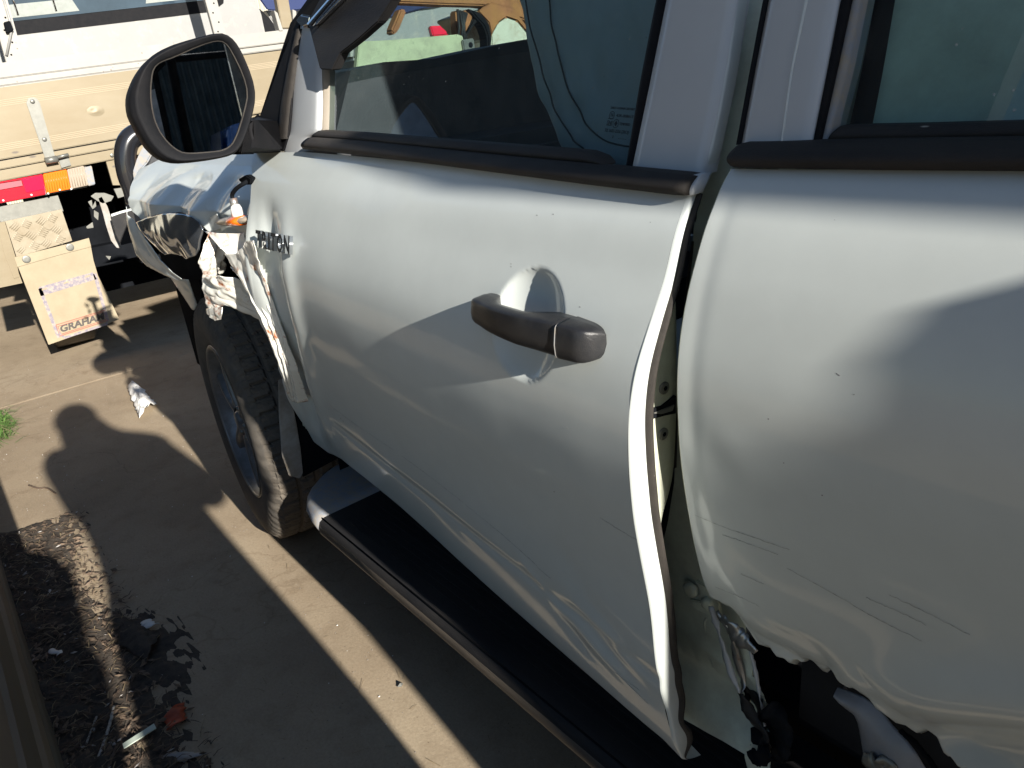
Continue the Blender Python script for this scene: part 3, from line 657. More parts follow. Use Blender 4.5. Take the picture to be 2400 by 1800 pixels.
# folded edge returns (front edge and torn edge) so the sheet has thickness
def ret(name, E_, offs, mt, par, wob=0):
    vs = []; n = len(E_)
    for q_, (dx, dy, dz) in enumerate(offs):
        for k in range(n): vs.append(E_[k]+np.array([dx, dy+(wob*nz(k*.35, q_*3) if q_ else 0), dz+(wob*.6*nz(k*.3, 7+q_) if q_ else 0)]))
    return mesh(name, vs, [(r*n+k, r*n+k+1, (r+1)*n+k+1, (r+1)*n+k) for r in range(len(offs)-1) for k in range(n-1)], mt, par, True)
ret('door_edge', RV[:, 0], [(0, 0, 0), (-.0015, .001, 0), (-.002, .006, 0), (.004, .018, 0), (.02, .045, 0)], M['jamb'], rdoor)
ret('torn_edge', RV[-1, :], [(0, 0, 0), (0, .002, -.0012), (0, .010, .002)], M['steelt'], rdoor, .004)
strip('outer_moulding', [(1597, 313), (1607, 308), (1900, 302), (2212, 298), (2500, 294)], [(1583, 357), (1592, 361), (1900, 366), (2212, 368), (2500, 371)], SB, .013, M['dusty'], rdoor, -.005)
strip('inner_seal', [(1817, 272), (1830, 271), (2000, 268), (2212, 262), (2500, 254)], [(1790, 303), (1800, 304), (2000, 302), (2212, 298), (2500, 294)], SB, .006, M['dusty'], rdoor, .012)
band('window_rubber', [(1662, -60), (1648, 0), (1620, 150), (1590, 312)], [(1675, -60), (1661, 0), (1632, 150), (1602, 312)], FR, 0, .003, M['black'], rdoor, n=12, K=3)
band('window_frame', [(1675, -60), (1661, 0), (1632, 150), (1602, 312)], [(1832, -60), (1816, 0), (1788, 150), (1757, 308)], FR, 0, .005, M['frame'], rdoor, 'pale painted front frame of the rear window', n=20, K=12)
band('frame_crease', [(1752, -60), (1738, 0), (1708, 150), (1688, 306)], [(1760, -60), (1745, 0), (1713, 150), (1690, 306)], FR, -.0052, .0016, M['paint'], rdoor, n=12, K=3)
band('window_rubber', [(1832, -60), (1816, 0), (1788, 150), (1757, 308)], [(1855, -60), (1840, 0), (1808, 150), (1773, 308)], FR, .002, .004, M['black'], rdoor, n=12, K=5)
band('window_channel', [(1855, -60), (1840, 0), (1808, 150), (1773, 308)], [(1876, -60), (1862, 0), (1832, 150), (1792, 305)], FR, .006, .003, M['cap'], rdoor, n=12, K=4)
gq = [(1880, -100), (1862, 0), (1816, 270), (1800, 306), (2212, 296), (2600, 290), (2700, -100)]
mesh('window_glass', usl(gq, GR), [tuple(range(len(gq)))], M['glass'], rdoor, False, 'tinted rear side window')
band('inner_frame', [(1905, -60), (1890, 0), (1862, 150), (1822, 330)], [(1925, -60), (1910, 0), (1885, 150), (1850, 330)], GR, .02, 0, M['void'], rdoor, n=8, K=2)

# torn pieces hanging below the rear door
def SI(x, z): return .075+.03*nz(x*3, z*3)
ip = [(1812, 1484), (1838, 1494), (1866, 1506), (1895, 1530), (1930, 1568), (1962, 1596), (1985, 1622), (2000, 1650), (2020, 1700), (2060, 1760)]
il = [(1816, 1494), (1819, 1513), (1832, 1530), (1847, 1545), (1852, 1565), (1854, 1590), (1858, 1620), (1861, 1638), (1872, 1650), (1885, 1700), (1900, 1760)]
GI = coons([US(*il[0], SI), US(*ip[0], SI)], [US(*il[-1], SI), US(*ip[-1], SI)], usl(il, SI), usl(ip, SI), 24, 60)
for j in range(61):
    for i in range(25):
        x, y, z = GI[j, i]; u = i/24
        GI[j, i, 1] = SI(x, z)+.012*math.sin(u*3.1)*-1+.008*nz(x*16, z*16, 2)+(.012*(1-u/.12) if u < .12 else 0)
tp = sheet('torn_inner_panel', GI, mat('bare_grey_sheet', (.27, .29, .33), .5, metal=.1, coat=.1, var=.1, dirt=(.22, .2, .18), dscale=20, damt=.3, dsharp=.3), rdoor, .0012, 'grey-blue torn inner sheet showing below the rear door')
def ribbon(name, P, wpx, Y0, mt, par, lab=None, tw=.6, th=.0012, seed=0):
    # crumpled strip following traced points with its own width, twist and depth
    pts = [U(x, y, 1, Y0+dy) for x, y, dy in P]; P3 = smoothc(pts, 28, 2); vs = []
    for k, p in enumerate(P3):
        t = (P3[min(k+1, 27)]-P3[max(k-1, 0)]); t /= np.linalg.norm(t)
        a = tw*math.sin(k*.33+seed)+.8*nz(k*.3, seed, 1); wd = wpx*(.55+.45*math.sin(math.pi*(k+1)/29))*(1+.3*nz(k*.5, seed))
        s = np.cross(t, [math.sin(a), -math.cos(a), 0]); s /= np.linalg.norm(s)
        for q_ in (-1, -.35, .3, 1): vs.append(p+s*wd*q_/2+np.array([0, .002*(q_*q_)+.0012*nz(k*.9, q_*3, seed), 0]))
    return sheet(name, np.array(vs).reshape(28, 4, 3), mt, par, th, lab)
ribbon('torn_strip', [(1533, 1311, 0), (1548, 1360, 0), (1565, 1420, .0), (1582, 1470, .0), (1595, 1497, 0)], 0.0100, .03, M['frame'], rdoor, seed=1)
ribbon('torn_strip', [(1545, 1322, 0), (1566, 1352, 0), (1580, 1385, .0), (1592, 1430, .01), (1606, 1480, .01), (1598, 1500, 0)], 0.0114, .035, M['steelt'], rdoor, seed=2)
ribbon('torn_strip', [(1556, 1335, 0), (1580, 1360, 0), (1600, 1385, .0), (1624, 1405, .0), (1630, 1412, 0)], 0.0228, .02, M['steelt'], rdoor, seed=3)
ribbon('torn_strip', [(1590, 1385, .02), (1606, 1430, .01), (1618, 1480, .01), (1632, 1510, .01), (1641, 1560, .0), (1650, 1600, 0)], 0.0190, .05, M['board'], rdoor, seed=4)
ribbon('torn_strip', [(1612, 1388, .0), (1628, 1440, .0), (1636, 1490, .0), (1646, 1535, .01), (1650, 1570, 0)], 0.0055, .045, M['frame'], rdoor, seed=5)
ribbon('torn_strip', [(1597, 1500, 0), (1612, 1530, 0), (1630, 1565, 0), (1655, 1590, .0), (1648, 1625, 0), (1638, 1642, 0)], 0.0171, .03, M['board'], rdoor, seed=6)
ribbon('torn_strip', [(1650, 1530, 0), (1672, 1556, 0), (1678, 1585, 0), (1664, 1612, .0), (1645, 1640, 0)], 0.0494, .045, M['black'], rdoor, seed=7)
ribbon('torn_strip', [(1600, 1395, .02), (1616, 1450, .015), (1626, 1500, .01), (1650, 1560, .0)], .022, .06, M['board'], rdoor, seed=14)
ribbon('torn_strip', [(1580, 1360, .02), (1596, 1420, .015), (1604, 1470, .01), (1614, 1520, .0)], .016, .055, M['void'], rdoor, seed=15)
ribbon('torn_strip', [(1616, 1636, 0), (1632, 1640, 0), (1650, 1634, 0), (1660, 1622, .0)], 0.0228, .02, M['void'], rdoor, seed=9)
ribbon('torn_strip', [(1861, 1640, 0), (1885, 1655, 0), (1912, 1650, 0), (1925, 1670, 0)], 0.0266, .04, M['galv'], rdoor, seed=8)
ribbon('torn_strip', [(1892, 1600, 0), (1905, 1625, 0), (1925, 1650, 0), (1938, 1675, 0)], 0.0190, .05, M['steelt'], rdoor, seed=11)
# rubber bead in the split
bd = [U(x, y, 1, .045) for x, y in [(1945, 1577), (1958, 1590), (1975, 1602), (1990, 1622), (2008, 1640), (2020, 1662)]]
bd = [np.array(p)+np.array([0, .002*nz(i*1.7, 3), .002*nz(i*2.3, 4)]) for i, p in enumerate(smoothc(bd, 24, 1))]
tube('torn_sealant', bd, [.003+.0015*nz(i*2.1, 1) for i in range(24)], M['void'], rdoor, n=6)
# rear guard and wheel-arch flare beyond the frame (swelled out to shade the door)
V = []
for j in range(41):
    for i in range(61):
        x = 2.76+i/60*1.5; z = 1.15-j/40*.62; r = math.hypot(x-3.0, z-.39)
        y = PB(z)-.055*smst(.0, .25, x-2.76)*smst(.62, .40, r)*smst(.36, .42, r)-.02*smst(0, .3, x-2.78)
        V.append((x, y, z if r > .40 else .39+(z-.39)*.4/max(r, .05)))
mesh('rear_guard', V, gridfaces(40, 60), M['paint'], truck, True)

# ------------------------------------------------------------------ cabin
cab = box('cabin_floor', (.35, .12, .44), (3.0, 1.62, .47), M['void'], truck)
def inner(name, x0, x1, S):
    V = []; ks = [(1.12, .045), (1.10, .075), (1.0, .10), (.8, .11), (.6, .11), (.46, .11)]
    for z, y in ks:
        for i in range(9): V.append((x0+(x1-x0)*i/8, S(x0, 1.12)*0+y, z))
    return mesh(name, V, gridfaces(5, 8), M['trim'], truck)
inner('door_lining', .70, 1.50, SF); inner('door_lining', 1.69, 2.7, SB).data.materials[0] = M['void']
box('firewall', (.32, .12, .4), (.36, 1.7, 1.05), M['void'], truck)
# far side of the cab: door, sill and window frame, roof, rear wall
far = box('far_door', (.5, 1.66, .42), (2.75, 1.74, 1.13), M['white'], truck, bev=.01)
box('window_frame', (1.62, 1.60, 1.13), (1.74, 1.66, 1.66), M['trim'], far); box('window_frame', (2.65, 1.60, 1.13), (2.78, 1.66, 1.66), M['trim'], far)
rf = []
for j in range(13):
    for i in range(25):
        x = 1.15+i/24*1.7; y = .22+j/12*1.34; e = abs(j/6-1)
        rf.append((x, y, 1.84+.05*(1-e**3)+.03*math.sin(i/24*math.pi)))
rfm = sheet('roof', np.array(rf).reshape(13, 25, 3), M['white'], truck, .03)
tube('roof_rail', [(1.0, .155, 1.50), (1.2, .20, 1.72), (1.6, .23, 1.84), (2.8, .23, 1.84)], .03, M['white'], rfm, n=8)
tube('roof_rail', [(.62, 1.62, 1.16), (1.0, 1.60, 1.45), (1.2, 1.58, 1.72), (2.8, 1.57, 1.84)], .035, M['white'], rfm, n=8)
aw = box('shade_awning', (2.95, -.15, 1.74), (4.7, .12, 2.02), M['cloth'], truck, 'rolled awning bag added on the tub rack to shade the side windows', bev=.05)  # unseen bag and rack, added to keep sun off windows and frames
for x_ in (3.1, 4.5): tube('added_rack_bar', [(x_, -.02, 1.05), (x_, .02, 1.70), (x_, .10, 1.76), (x_, 1.6, 1.76), (x_, 1.72, 1.05)], .02, M['black'], aw, n=8)
box('rear_wall', (2.78, .2, .45), (2.82, 1.6, 1.70), M['white'], truck, bev=.005)  # closed up over the rear window to keep sun off the airbag
# windscreen pillar on the near side runs up behind the sail
pa = [US(x, y, FF, .03) for x, y in [(575, 290), (650, 60), (740, -60), (900, -200)]]
tube('windscreen_pillar', pa, [.022, .02, .02, .02], M['black'], truck, n=8)
ws = [(.50, .16, 1.15), (.46, .9, 1.15), (.50, 1.64, 1.15), (1.12, 1.56, 1.80), (1.10, .9, 1.84), (1.12, .24, 1.80)]
mesh('windscreen', ws, [(0, 1, 4, 5), (1, 2, 3, 4)], M['cabglass'], truck, False, 'dusty windscreen')
# dashboard: top edge as traced through the glass
d0 = U(690, 160, 0, .60); d1 = U(830, 134, 0, .60); d2 = U(938, 127, 0, .60); d3 = U(1130, 86, 0, .60); d4 = U(1300, 60, 0, .60)
dp = [(.60, .17, 1.16), d1-np.array([0, .08, .01]), d1, d2, d3, d4, (.60, 1.6, d4[2]), (.60, 1.6, .6), (.60, .17, .6)]
plate('dashboard', [np.array(p) for p in dp], (-.22, 0, -.0), M['trim'], truck, 'dark dashboard')
box('dash_pad', (.5, .17, .95), (.82, 1.6, 1.13), M['trim'], truck, bev=.03)
sw = [(.98+.0*math.sin(a), 1.25+.18*math.cos(a), 1.05+.18*math.sin(a)) for a in np.linspace(0, 2*math.pi, 25)]
tube('steering_wheel', sw, .014, M['trim'], truck, n=8, cap=False)
def seat(x, y, lab):
    s = box('seat', (x, y-.24, .52), (x+.48, y+.24, .72), M['seatg'], truck, lab, bev=.05)
    bk = plate('seat_back', [(x+.42, y-.24, .68), (x+.55, y-.24, .66), (x+.72, y-.22, 1.28), (x+.60, y-.22, 1.28)], (0, .46, 0), M['seatg'], s, bev=.03)
    box('head_rest', (x+.64, y-.13, 1.32), (x+.74, y+.13, 1.50), M['seatg'], s, bev=.03)
seat(1.02, .52, 'front passenger seat'); seat(1.02, 1.22, 'driver seat'); seat(2.05, .75, 'rear bench seat')
# buckle and belt webbing seen in the gap behind the front door
plate('seat_belt', [U(x, y, 1, .16) for x, y in [(1452, 474), (1500, 480), (1500, 487), (1452, 482)]], (0, .002, 0), M['galv'], truck)
plate('belt_guide', [U(x, y, 1, .15) for x, y in [(1452, 500), (1500, 512), (1500, 548), (1475, 540), (1450, 540)]], (0, .01, 0), M['cap'], truck, bev=.002)

# deployed curtain airbags
def bag(name, lef_, rig_, S, off, lab, seams, nu=40, nv=50, mt=None):
    T = [US(*lef_[0], S, off), US(*rig_[0], S, off)]; B = [US(*lef_[-1], S, off), US(*rig_[-1], S, off)]
    Gb = coons(T, B, usl(lef_, S, off), usl(rig_, S, off), nu, nv)
    def by(x, z): return S(x, z)+off+.010*nz(x*9, z*3, 2)+.006*nz(x*24, z*14, 5)*smst(1.24, 1.16, z)*2.2+.004*nz(x*40, z*30, 2)
    for j in range(nv+1):
        for i in range(nu+1):
            x, y, z = Gb[j, i]; Gb[j, i, 1] = by(x, z)+.02*(1-math.sin(math.pi*min(1, (i/nu)*2)/2))
    o = sheet(name, Gb, mt or M['bag'], truck, .001, lab)
    for s_ in seams:
        P = smoothc([US(x, y, S, off) for x, y in s_], 40, 2); tube('stitch_seam', [(p[0], by(p[0], p[2])-.0012, p[2]) for p in P], .0011, M['seam'], o, n=5)
bag('curtain_airbag', [(1090, -60), (1100, 0), (1118, 60), (1128, 130), (1148, 210), (1172, 275), (1195, 330), (1200, 350)], [(1470, -60), (1455, 0), (1435, 90), (1415, 180), (1400, 260), (1390, 325), (1386, 350), (1384, 362)], GF, .045,
    'limp pale curtain airbag hanging inside the front window', [[(1140, -20), (1156, 60), (1170, 120), (1185, 190), (1205, 245), (1232, 300), (1256, 322)], [(1192, -20), (1200, 60), (1212, 130), (1228, 200), (1252, 255), (1290, 296), (1340, 314), (1400, 318)]])
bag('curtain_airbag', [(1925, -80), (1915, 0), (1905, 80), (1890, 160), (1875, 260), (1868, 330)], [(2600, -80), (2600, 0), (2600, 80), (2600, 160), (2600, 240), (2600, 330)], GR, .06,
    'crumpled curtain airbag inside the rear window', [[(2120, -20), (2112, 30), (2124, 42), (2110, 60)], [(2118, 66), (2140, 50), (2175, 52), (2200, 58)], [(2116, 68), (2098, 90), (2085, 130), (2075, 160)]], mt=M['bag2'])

# window stamp (flat print on the glass)
so0 = US(1304, 290, GF, -.0012); so1 = US(1358, 296, GF, -.0012); sou = US(1306, 232, GF, -.0012)
Ms = frame(so0, so1-so0, sou-so0); LS = float(np.linalg.norm(so1-so0)); HS = float(np.linalg.norm(sou-so0))
ink = M['seam']
def stamp(body, x, y, h, wd): return text('glass_print', body, h*HS*1.35, .0002, Ms @ Matrix.Translation((x*LS, y*HS, 0)), ink, fdoor, width=wd*LS)
stamp('SAINT-GOBAIN SEKURIT', .02, .93, .085, .95); stamp('E6', .09, .66, .12, .11); stamp('43R-008613', .32, .66, .11, .66)
stamp('SNI', .02, .36, .16, .20); stamp('TEMPERED', .52, .38, .10, .42); stamp('TIS 3602-2556 (2013)', .0, .10, .12, .95); stamp('3', .36, -.10, .10, .04); stamp('.....', .6, -.10, .12, .3)
for cx_, cy_, rx, ry in ((.145, .70, .10, .135), (.38, .42, .11, .15)):
    o_ = tube('glass_print', [(cx_*LS+rx*LS*math.cos(a), cy_*HS+ry*HS*math.sin(a), 0) for a in np.linspace(0, 2*math.pi, 25)], .00035, ink, None, n=4, cap=False)
    o_.data.transform(Ms); o_.parent = fdoor
for yy in (.34, .58):
    o_ = tube('glass_print', [(.02*LS, yy*HS, 0), (.23*LS, yy*HS, 0)], .00035, ink, None, n=4); o_.data.transform(Ms); o_.parent = fdoor
o_ = mesh('glass_print', [(.38*LS+a*LS, .42*HS+b*HS, 0) for a, b in ((0, .11), (.07, 0), (0, -.11), (-.07, 0))], [(0, 1, 2, 3)], ink, None, False); o_.data.transform(Ms); o_.parent = fdoor

# ------------------------------------------------------------------ side step
def stepsec(x, oy):                       # section of the running board, outer lip first
    return [(x, .17, .318), (x, .0+oy, .312), (x, -.030+oy, .312), (x, -.044+oy, .320), (x, -.049+oy, .334), (x, -.044+oy, .347), (x, -.032+oy, .354), (x, -.020+oy, .3545), (x, .17, .356)]
secs = []
for x, oy in [(.395, .135), (.405, .11), (.42, .085), (.44, .06), (.47, .034), (.51, .014), (.56, .003), (.60, 0), (.9, 0), (1.2, 0), (1.6, 0), (2.0, 0), (2.6, 0)]: secs.append(stepsec(x, oy))
def loft(name, secs, mt, par, cap=True, label=None, close=False):
    n = len(secs[0]); vs = [p for s in secs for p in s]
    fs = [(i*n+k, (i+1)*n+k, (i+1)*n+k+1, i*n+k+1) for i in range(len(secs)-1) for k in range(n-1)]
    if close: fs += [(i*n+n-1, (i+1)*n+n-1, (i+1)*n, i*n) for i in range(len(secs)-1)]
    if cap: fs += [tuple(range(n)), tuple(range(len(vs)-1, len(vs)-n-1, -1))]
    return mesh(name, vs, fs, mt, par, True, label)
board = loft('side_step', secs[6:], M['board'], truck, label='black plastic side step with a dusty scuffed lip')
loft('step_end', [[(x, y-.002, z+(.002 if z > .33 else -.002)) for x, y, z in s] for s in secs[:8]], M['cap'], board)
loft('step_lip', [[(x, -.049+oy+.012-.014*math.cos(a)*1.0, .328+.0165*math.sin(a)) for a in np.linspace(-1.9, 1.45, 12)] for x, oy in ((.605, 0), (.9, 0), (1.3, 0), (1.8, 0), (2.6, 0))], M['boardedge'], board)
for k in range(9):
    y = .0+k*.016
    plate('tread_rib', [(.66, y, .3553), (2.6, y, .3553), (2.6, y+.006, .3553), (.66, y+.006, .3553)], (0, 0, .0022), M['board'], board)
tube('step_seam', [(.60, -.036, .3545), (1.2, -.036, .3552), (2.6, -.036, .3552)], .0016, M['void'], board, n=5)
tube('step_bracket', [(.9, .0, .318), (.9, .25, .33)], .018, M['void'], board, n=8); tube('step_bracket', [(1.8, .0, .318), (1.8, .25, .33)], .018, M['void'], board, n=8)
box('chassis_rail', (-1.0, .42, .36), (4.2, .50, .50), M['void'], truck); box('chassis_rail', (-1.0, 1.22, .36), (4.2, 1.30, .50), M['void'], truck)
box('underbody', (.30, .30, .40), (4.2, 1.62, .43), M['void'], truck)

# ------------------------------------------------------------------ front wheel, turned to the right
WD = math.radians(7.0); WN = Vector((-math.sin(WD), -math.cos(WD), 0)); WC = Vector((-.07, .012, .378)); WR = .378
wa = WN.cross(Vector((0, 0, 1))).normalized()
def wp(r, ang, d): return WC-WN*d+(wa*math.cos(ang)+Vector((0, 0, 1))*math.sin(ang))*r
NT = 420
prof = [(.236, .004), (.240, -.004), (.250, -.006), (.275, -.012), (.300, -.016), (.325, -.014), (.345, -.007), (.358, .002), (.3655, .012)]
W_ = .235; trd = []; K = 34
for k in range(K+1):
    d = .014+k/K*(W_-.028); trd.append(d)
vs = []; 
def tread(ang, k):
    # block pattern: circumferential grooves plus slanted lugs with sipes
    g = k in (8, 9, 16, 17, 18, 25, 26); a = ang*180/math.pi; sh = (0, 2.6, 0.8, 3.0)[0 if k < 8 else 1 if k < 16 else 2 if k < 25 else 3]
    sl = (k-K/2)*.16*(1 if k % 2 else 1); ph = ((a+sh+sl) % 6.0)/6.0
    if g: return .0075
    return .0065 if ph < .17 else (.0018 if .52 < ph < .60 else 0)
for t in range(NT):
    ang = 2*math.pi*t/NT
    for i, (r, d) in enumerate(prof):
        lug = .0025 if (i in (6, 7, 8) and (ang*180/math.pi % 6.0) < 3.2) else 0
        vs.append(wp(r+(lug if i == 8 else 0), ang, d-lug))
    for k, d in enumerate(trd):
        crown = .0045*((d/W_-.5)*2)**2+.006*max(0, abs(d/W_-.5)*2-.86)/.14; vs.append(wp(WR-crown-tread(ang, k), ang, d))
    for r, d in [(.360, W_-.004), (.33, W_+.01), (.25, W_), (.236, W_-.01)]: vs.append(wp(r, ang, d))
npf = len(prof)+K+1+4
fs = [(t*npf+i, ((t+1) % NT)*npf+i, ((t+1) % NT)*npf+i+1, t*npf+i+1) for t in range(NT) for i in range(npf-1)]
wheel = thing('front_wheel', '', '', tuple(WC)); del wheel['label'], wheel['category']; wheel.parent = truck; wheel.matrix_parent_inverse = Matrix.Translation(-Vector(truck.location))
wheel['label'] = 'front wheel turned inward with a dusty tyre and dark spokes'
ty = mesh('tyre', vs, fs, [M['tyre'], M['tread']], wheel)
for p in ty.data.polygons:
    i = p.vertices[0] % npf
    if i >= 7 and i < npf-4: p.material_index = 1; p.use_smooth = False
def lathe(name, pr, mt, par, n=72, closed_=False):
    vs = [wp(r, 2*math.pi*t/n, d) for t in range(n) for r, d in pr]; m_ = len(pr)
    return mesh(name, vs, [(t*m_+i, ((t+1) % n)*m_+i, ((t+1) % n)*m_+i+1, t*m_+i+1) for t in range(n) for i in range(m_-1)], mt, par, True)
rim = lathe('rim', [(.237, .002), (.238, -.004), (.234, -.006), (.228, -.002), (.222, .012), (.214, .022), (.205, .06), (.20, .20)], M['rim'], wheel)
lathe('rim_edge', [(.2345, -.0072), (.2325, -.0082), (.2295, -.0045), (.2275, .0)], M['riml'], rim)
lathe('brake_disc', [(.0, .10), (.15, .10), (.155, .105), (.155, .12)], M['galv'], wheel, 48)
lathe('wheel_barrel', [(.20, .19), (.0, .20)], M['void'], wheel, 48)
lathe('hub_cap', [(.0, .004), (.022, .005), (.028, .010), (.032, .02), (.06, .03), (.065, .06)], M['rim'], rim, 40)
for s in range(6):
    a0 = 2*math.pi*s/6+.35; V = []
    for k in range(9):
        t = k/8; r = .045+t*.172; hw = (.030+.012*t-.02*math.sin(t*math.pi))*.62
        for q_, dd in ((-1, .034), (-.75, .016), (-.3, .012), (.3, .012), (.75, .016), (1, .034)):
            V.append(wp(math.hypot(r, hw*q_), a0+math.atan2(hw*q_, r), dd-.004*math.sin(t*3)+.006*(1-t)*0))
    mesh('rim_spoke', V, gridfaces(8, 5), M['rim'], rim, True)
for s in range(6):
    a0 = 2*math.pi*s/6; disc('wheel_nut', wp(.055, a0, .028), WN, .009, .016, M['galv'], rim, 6, .002)
# other wheels (hidden side of the same pickup) and inner arch
def simple_wheel(x, y, nm='rear_wheel'):
    vs = []; n = 40; pr_ = [(.2, .0), (.34, -.01), (.378, .02), (.378, .22), (.34, .25), (.2, .24), (.0, .2)]
    for t in range(n):
        a = 2*math.pi*t/n
        for r, d in pr_: vs.append((x+r*math.cos(a), y+d, .378+r*math.sin(a)))
    return mesh(nm, vs, [(t*7+i, ((t+1) % n)*7+i, ((t+1) % n)*7+i+1, t*7+i+1) for t in range(n) for i in range(6)], M['tyre'], truck)
simple_wheel(3.0, .02); simple_wheel(3.0, 1.5); simple_wheel(-.04, 1.5, 'front_wheel')
V = []
for j in range(17):
    for i in range(25):
        a = math.radians(-12+204*i/24); y = .10+.62*j/16; r = .455+.02*nz(a*3, y*6)
        V.append((-.03-r*math.cos(a)*1.02*-1, y, .40+r*math.sin(a)))
mesh('wheel_arch_liner', V, gridfaces(16, 24), M['void'], truck)
box('engine_bay', (-.75, .40, .50), (.30, 1.5, .98), M['void'], truck)
box('bumper_core', (-.84, .13, .32), (-.44, 1.64, 1.0), M['void'], truck, bev=.04)
# mud guard plate behind the wheel: sunlit strip coloured pale, shaded rest black
q = [U(x, y, 0, .405) for x, y in [(602, 822), (617, 818), (630, 862), (641, 915), (650, 970), (655, 1022), (648, 1034), (625, 1028), (610, 985), (604, 900)]]
plate('mud_flap', q, (-.006, .0, 0), M['flapg'], truck, bev=.0015)
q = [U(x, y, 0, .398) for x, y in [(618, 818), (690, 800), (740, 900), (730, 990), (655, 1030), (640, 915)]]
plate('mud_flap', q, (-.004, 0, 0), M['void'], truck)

# ------------------------------------------------------------------ crushed front guard
def SG(x, z):
    y = PB(min(z, 1.12))
    if z > 1.04: y += (z-1.04)*.9
    y += .035*smst(.30, .52, x)*smst(1.08, 1.0, z)
    y += -.02*smst(.0, -.3, x)+.10*smst(-.35, -.75, x)**1.5
    return y
gt = [(300, 366), (345, 344), (400, 338), (448, 336), (500, 334), (549, 333)]
gl_ = [(300, 366), (286, 396), (274, 424), (270, 446), (276, 456), (292, 476), (300, 484)]
gr2 = [(549, 333), (545, 380), (542, 420), (543, 470), (543, 512)]
gb = [(300, 484), (318, 470), (345, 462), (382, 461), (405, 466), (420, 474), (432, 488), (439, 500), (452, 512), (478, 510), (510, 511), (543, 512)]
def SG2(x, z): return SG(x, z)
Gg = coons(usl(gt, SG), usl(gb, SG), usl(gl_, SG), usl(gr2, SG), 150, 90)
GB = [(a, b, k, r) for a, b, k, r in []]
V = []
for j in range(91):
    for i in range(151):
        x, _, z = Gg[j, i]; u, v = i/150, j/90
        y = SG(x, z)
        y += .016*ridge(x*3.1+1.3, z*6.2, 2)*smst(.25, .6, v)-.012*nz(x*4, z*7, 5)*smst(.1, .4, v)
        y += .006*abs(nz(x*11, z*13, 4))*smst(.3, .7, v)
        y += .02*math.exp(-((x-.40)/.05)**2)*smst(.2, .5, v)            # panel step ahead of the door
        V.append((x, y, z))
guard = mesh('front_guard', V, gridfaces(90, 150), M['paint'], truck, True, 'crumpled front guard with torn edges below the mirror')
def crumple(name, T, B, L_, R_, Yf, nu, nv, fold, mt, par, label=None, th=.0012):
    Gc = coons([np.array(p) for p in T], [np.array(p) for p in B], [np.array(p) for p in L_], [np.array(p) for p in R_], nu, nv)
    for j in range(nv+1):
        for i in range(nu+1):
            Gc[j, i] = Gc[j, i]+fold(i/nu, j/nv, Gc[j, i])
    return sheet(name, Gc, mt, par, th, label)
def UY(P): return [U(x, y, 1, Y) for x, y, Y in P]
def foldv(amp, nf, sk, seed, fine=.003):
    def f(u, v, p):
        s = u+sk*v+.08*nz(u*3, v*3, seed); tri = 2*abs(((s*nf) % 1)-.5)*2-1
        a = amp*tri*(.55+.45*math.sin(v*2.3+seed))+fine*ridge(p[0]*45, p[2]*45, seed)
        return np.array([a*.45, a, 0])
    return f
# bright folded sheets between wheel arch and door
crumple('torn_fold', UY([(440, 503, -0.105), (465, 520, -0.085), (487, 545, -0.075)]), UY([(432, 603, -0.125), (455, 600, -0.105), (477, 590, -0.075)]), UY([(440, 503, -0.105), (434, 550, -0.125), (432, 603, -0.125)]), UY([(487, 545, -0.075), (484, 568, -0.075), (477, 590, -0.075)]), None, 26, 26, foldv(.007, 2.3, .4, 1), M['crump'], guard, 'sunlit torn folds of the front guard')
crumple('torn_fold', UY([(440, 500, -.10), (480, 504, -.085), (512, 505, -.07), (528, 502, -.065)]), UY([(487, 548, -.10), (500, 552, -.09), (522, 542, -.075), (536, 540, -.065)]), UY([(440, 500, -.10), (465, 525, -.10), (487, 548, -.10)]), UY([(528, 502, -.065), (531, 520, -.065), (536, 540, -.065)]), None, 16, 12, foldv(.002, 1.3, .2, 2, .001), M['crump'], guard)
crumple('torn_fold', UY([(432, 600, -0.125), (470, 596, -0.120), (505, 600, -0.095), (530, 620, -0.075)]), UY([(446, 672, -0.125), (480, 660, -0.110), (515, 668, -0.085), (572, 702, -0.054)]), UY([(432, 600, -0.125), (436, 640, -0.130), (446, 672, -0.125)]), UY([(530, 620, -0.075), (550, 660, -0.065), (572, 702, -0.054)]), None, 60, 34, foldv(.008, 2.1, -.9, 3, .005), M['crump'], guard)
crumple('torn_fold', UY([(442, 668, -0.125), (462, 664, -0.120), (480, 664, -0.115)]), UY([(452, 684, -0.125), (462, 694, -0.125), (474, 690, -0.120)]), UY([(442, 668, -0.125), (446, 678, -0.125), (452, 684, -0.125)]), UY([(480, 664, -0.115), (479, 678, -0.120), (474, 690, -0.120)]), None, 14, 14, foldv(.004, 1.4, .3, 4), M['crump'], guard)
crumple('torn_fold', UY([(484, 548, -.10), (512, 548, -.095), (532, 520, -.095), (547, 520, -.10)]), UY([(634, 862, -.035), (642, 866, -.035), (650, 868, -.035), (658, 868, -.03)]), UY([(484, 548, -.10), (520, 610, -.10), (560, 680, -.095), (590, 745, -.085), (615, 810, -.065), (634, 862, -.035)]), UY([(547, 520, -.10), (566, 590, -.09), (592, 660, -.08), (618, 730, -.07), (640, 800, -.055), (658, 868, -.03)]), None, 80, 110, foldv(.009, 3.6, .10, 5, .0018), M['crump'], guard)
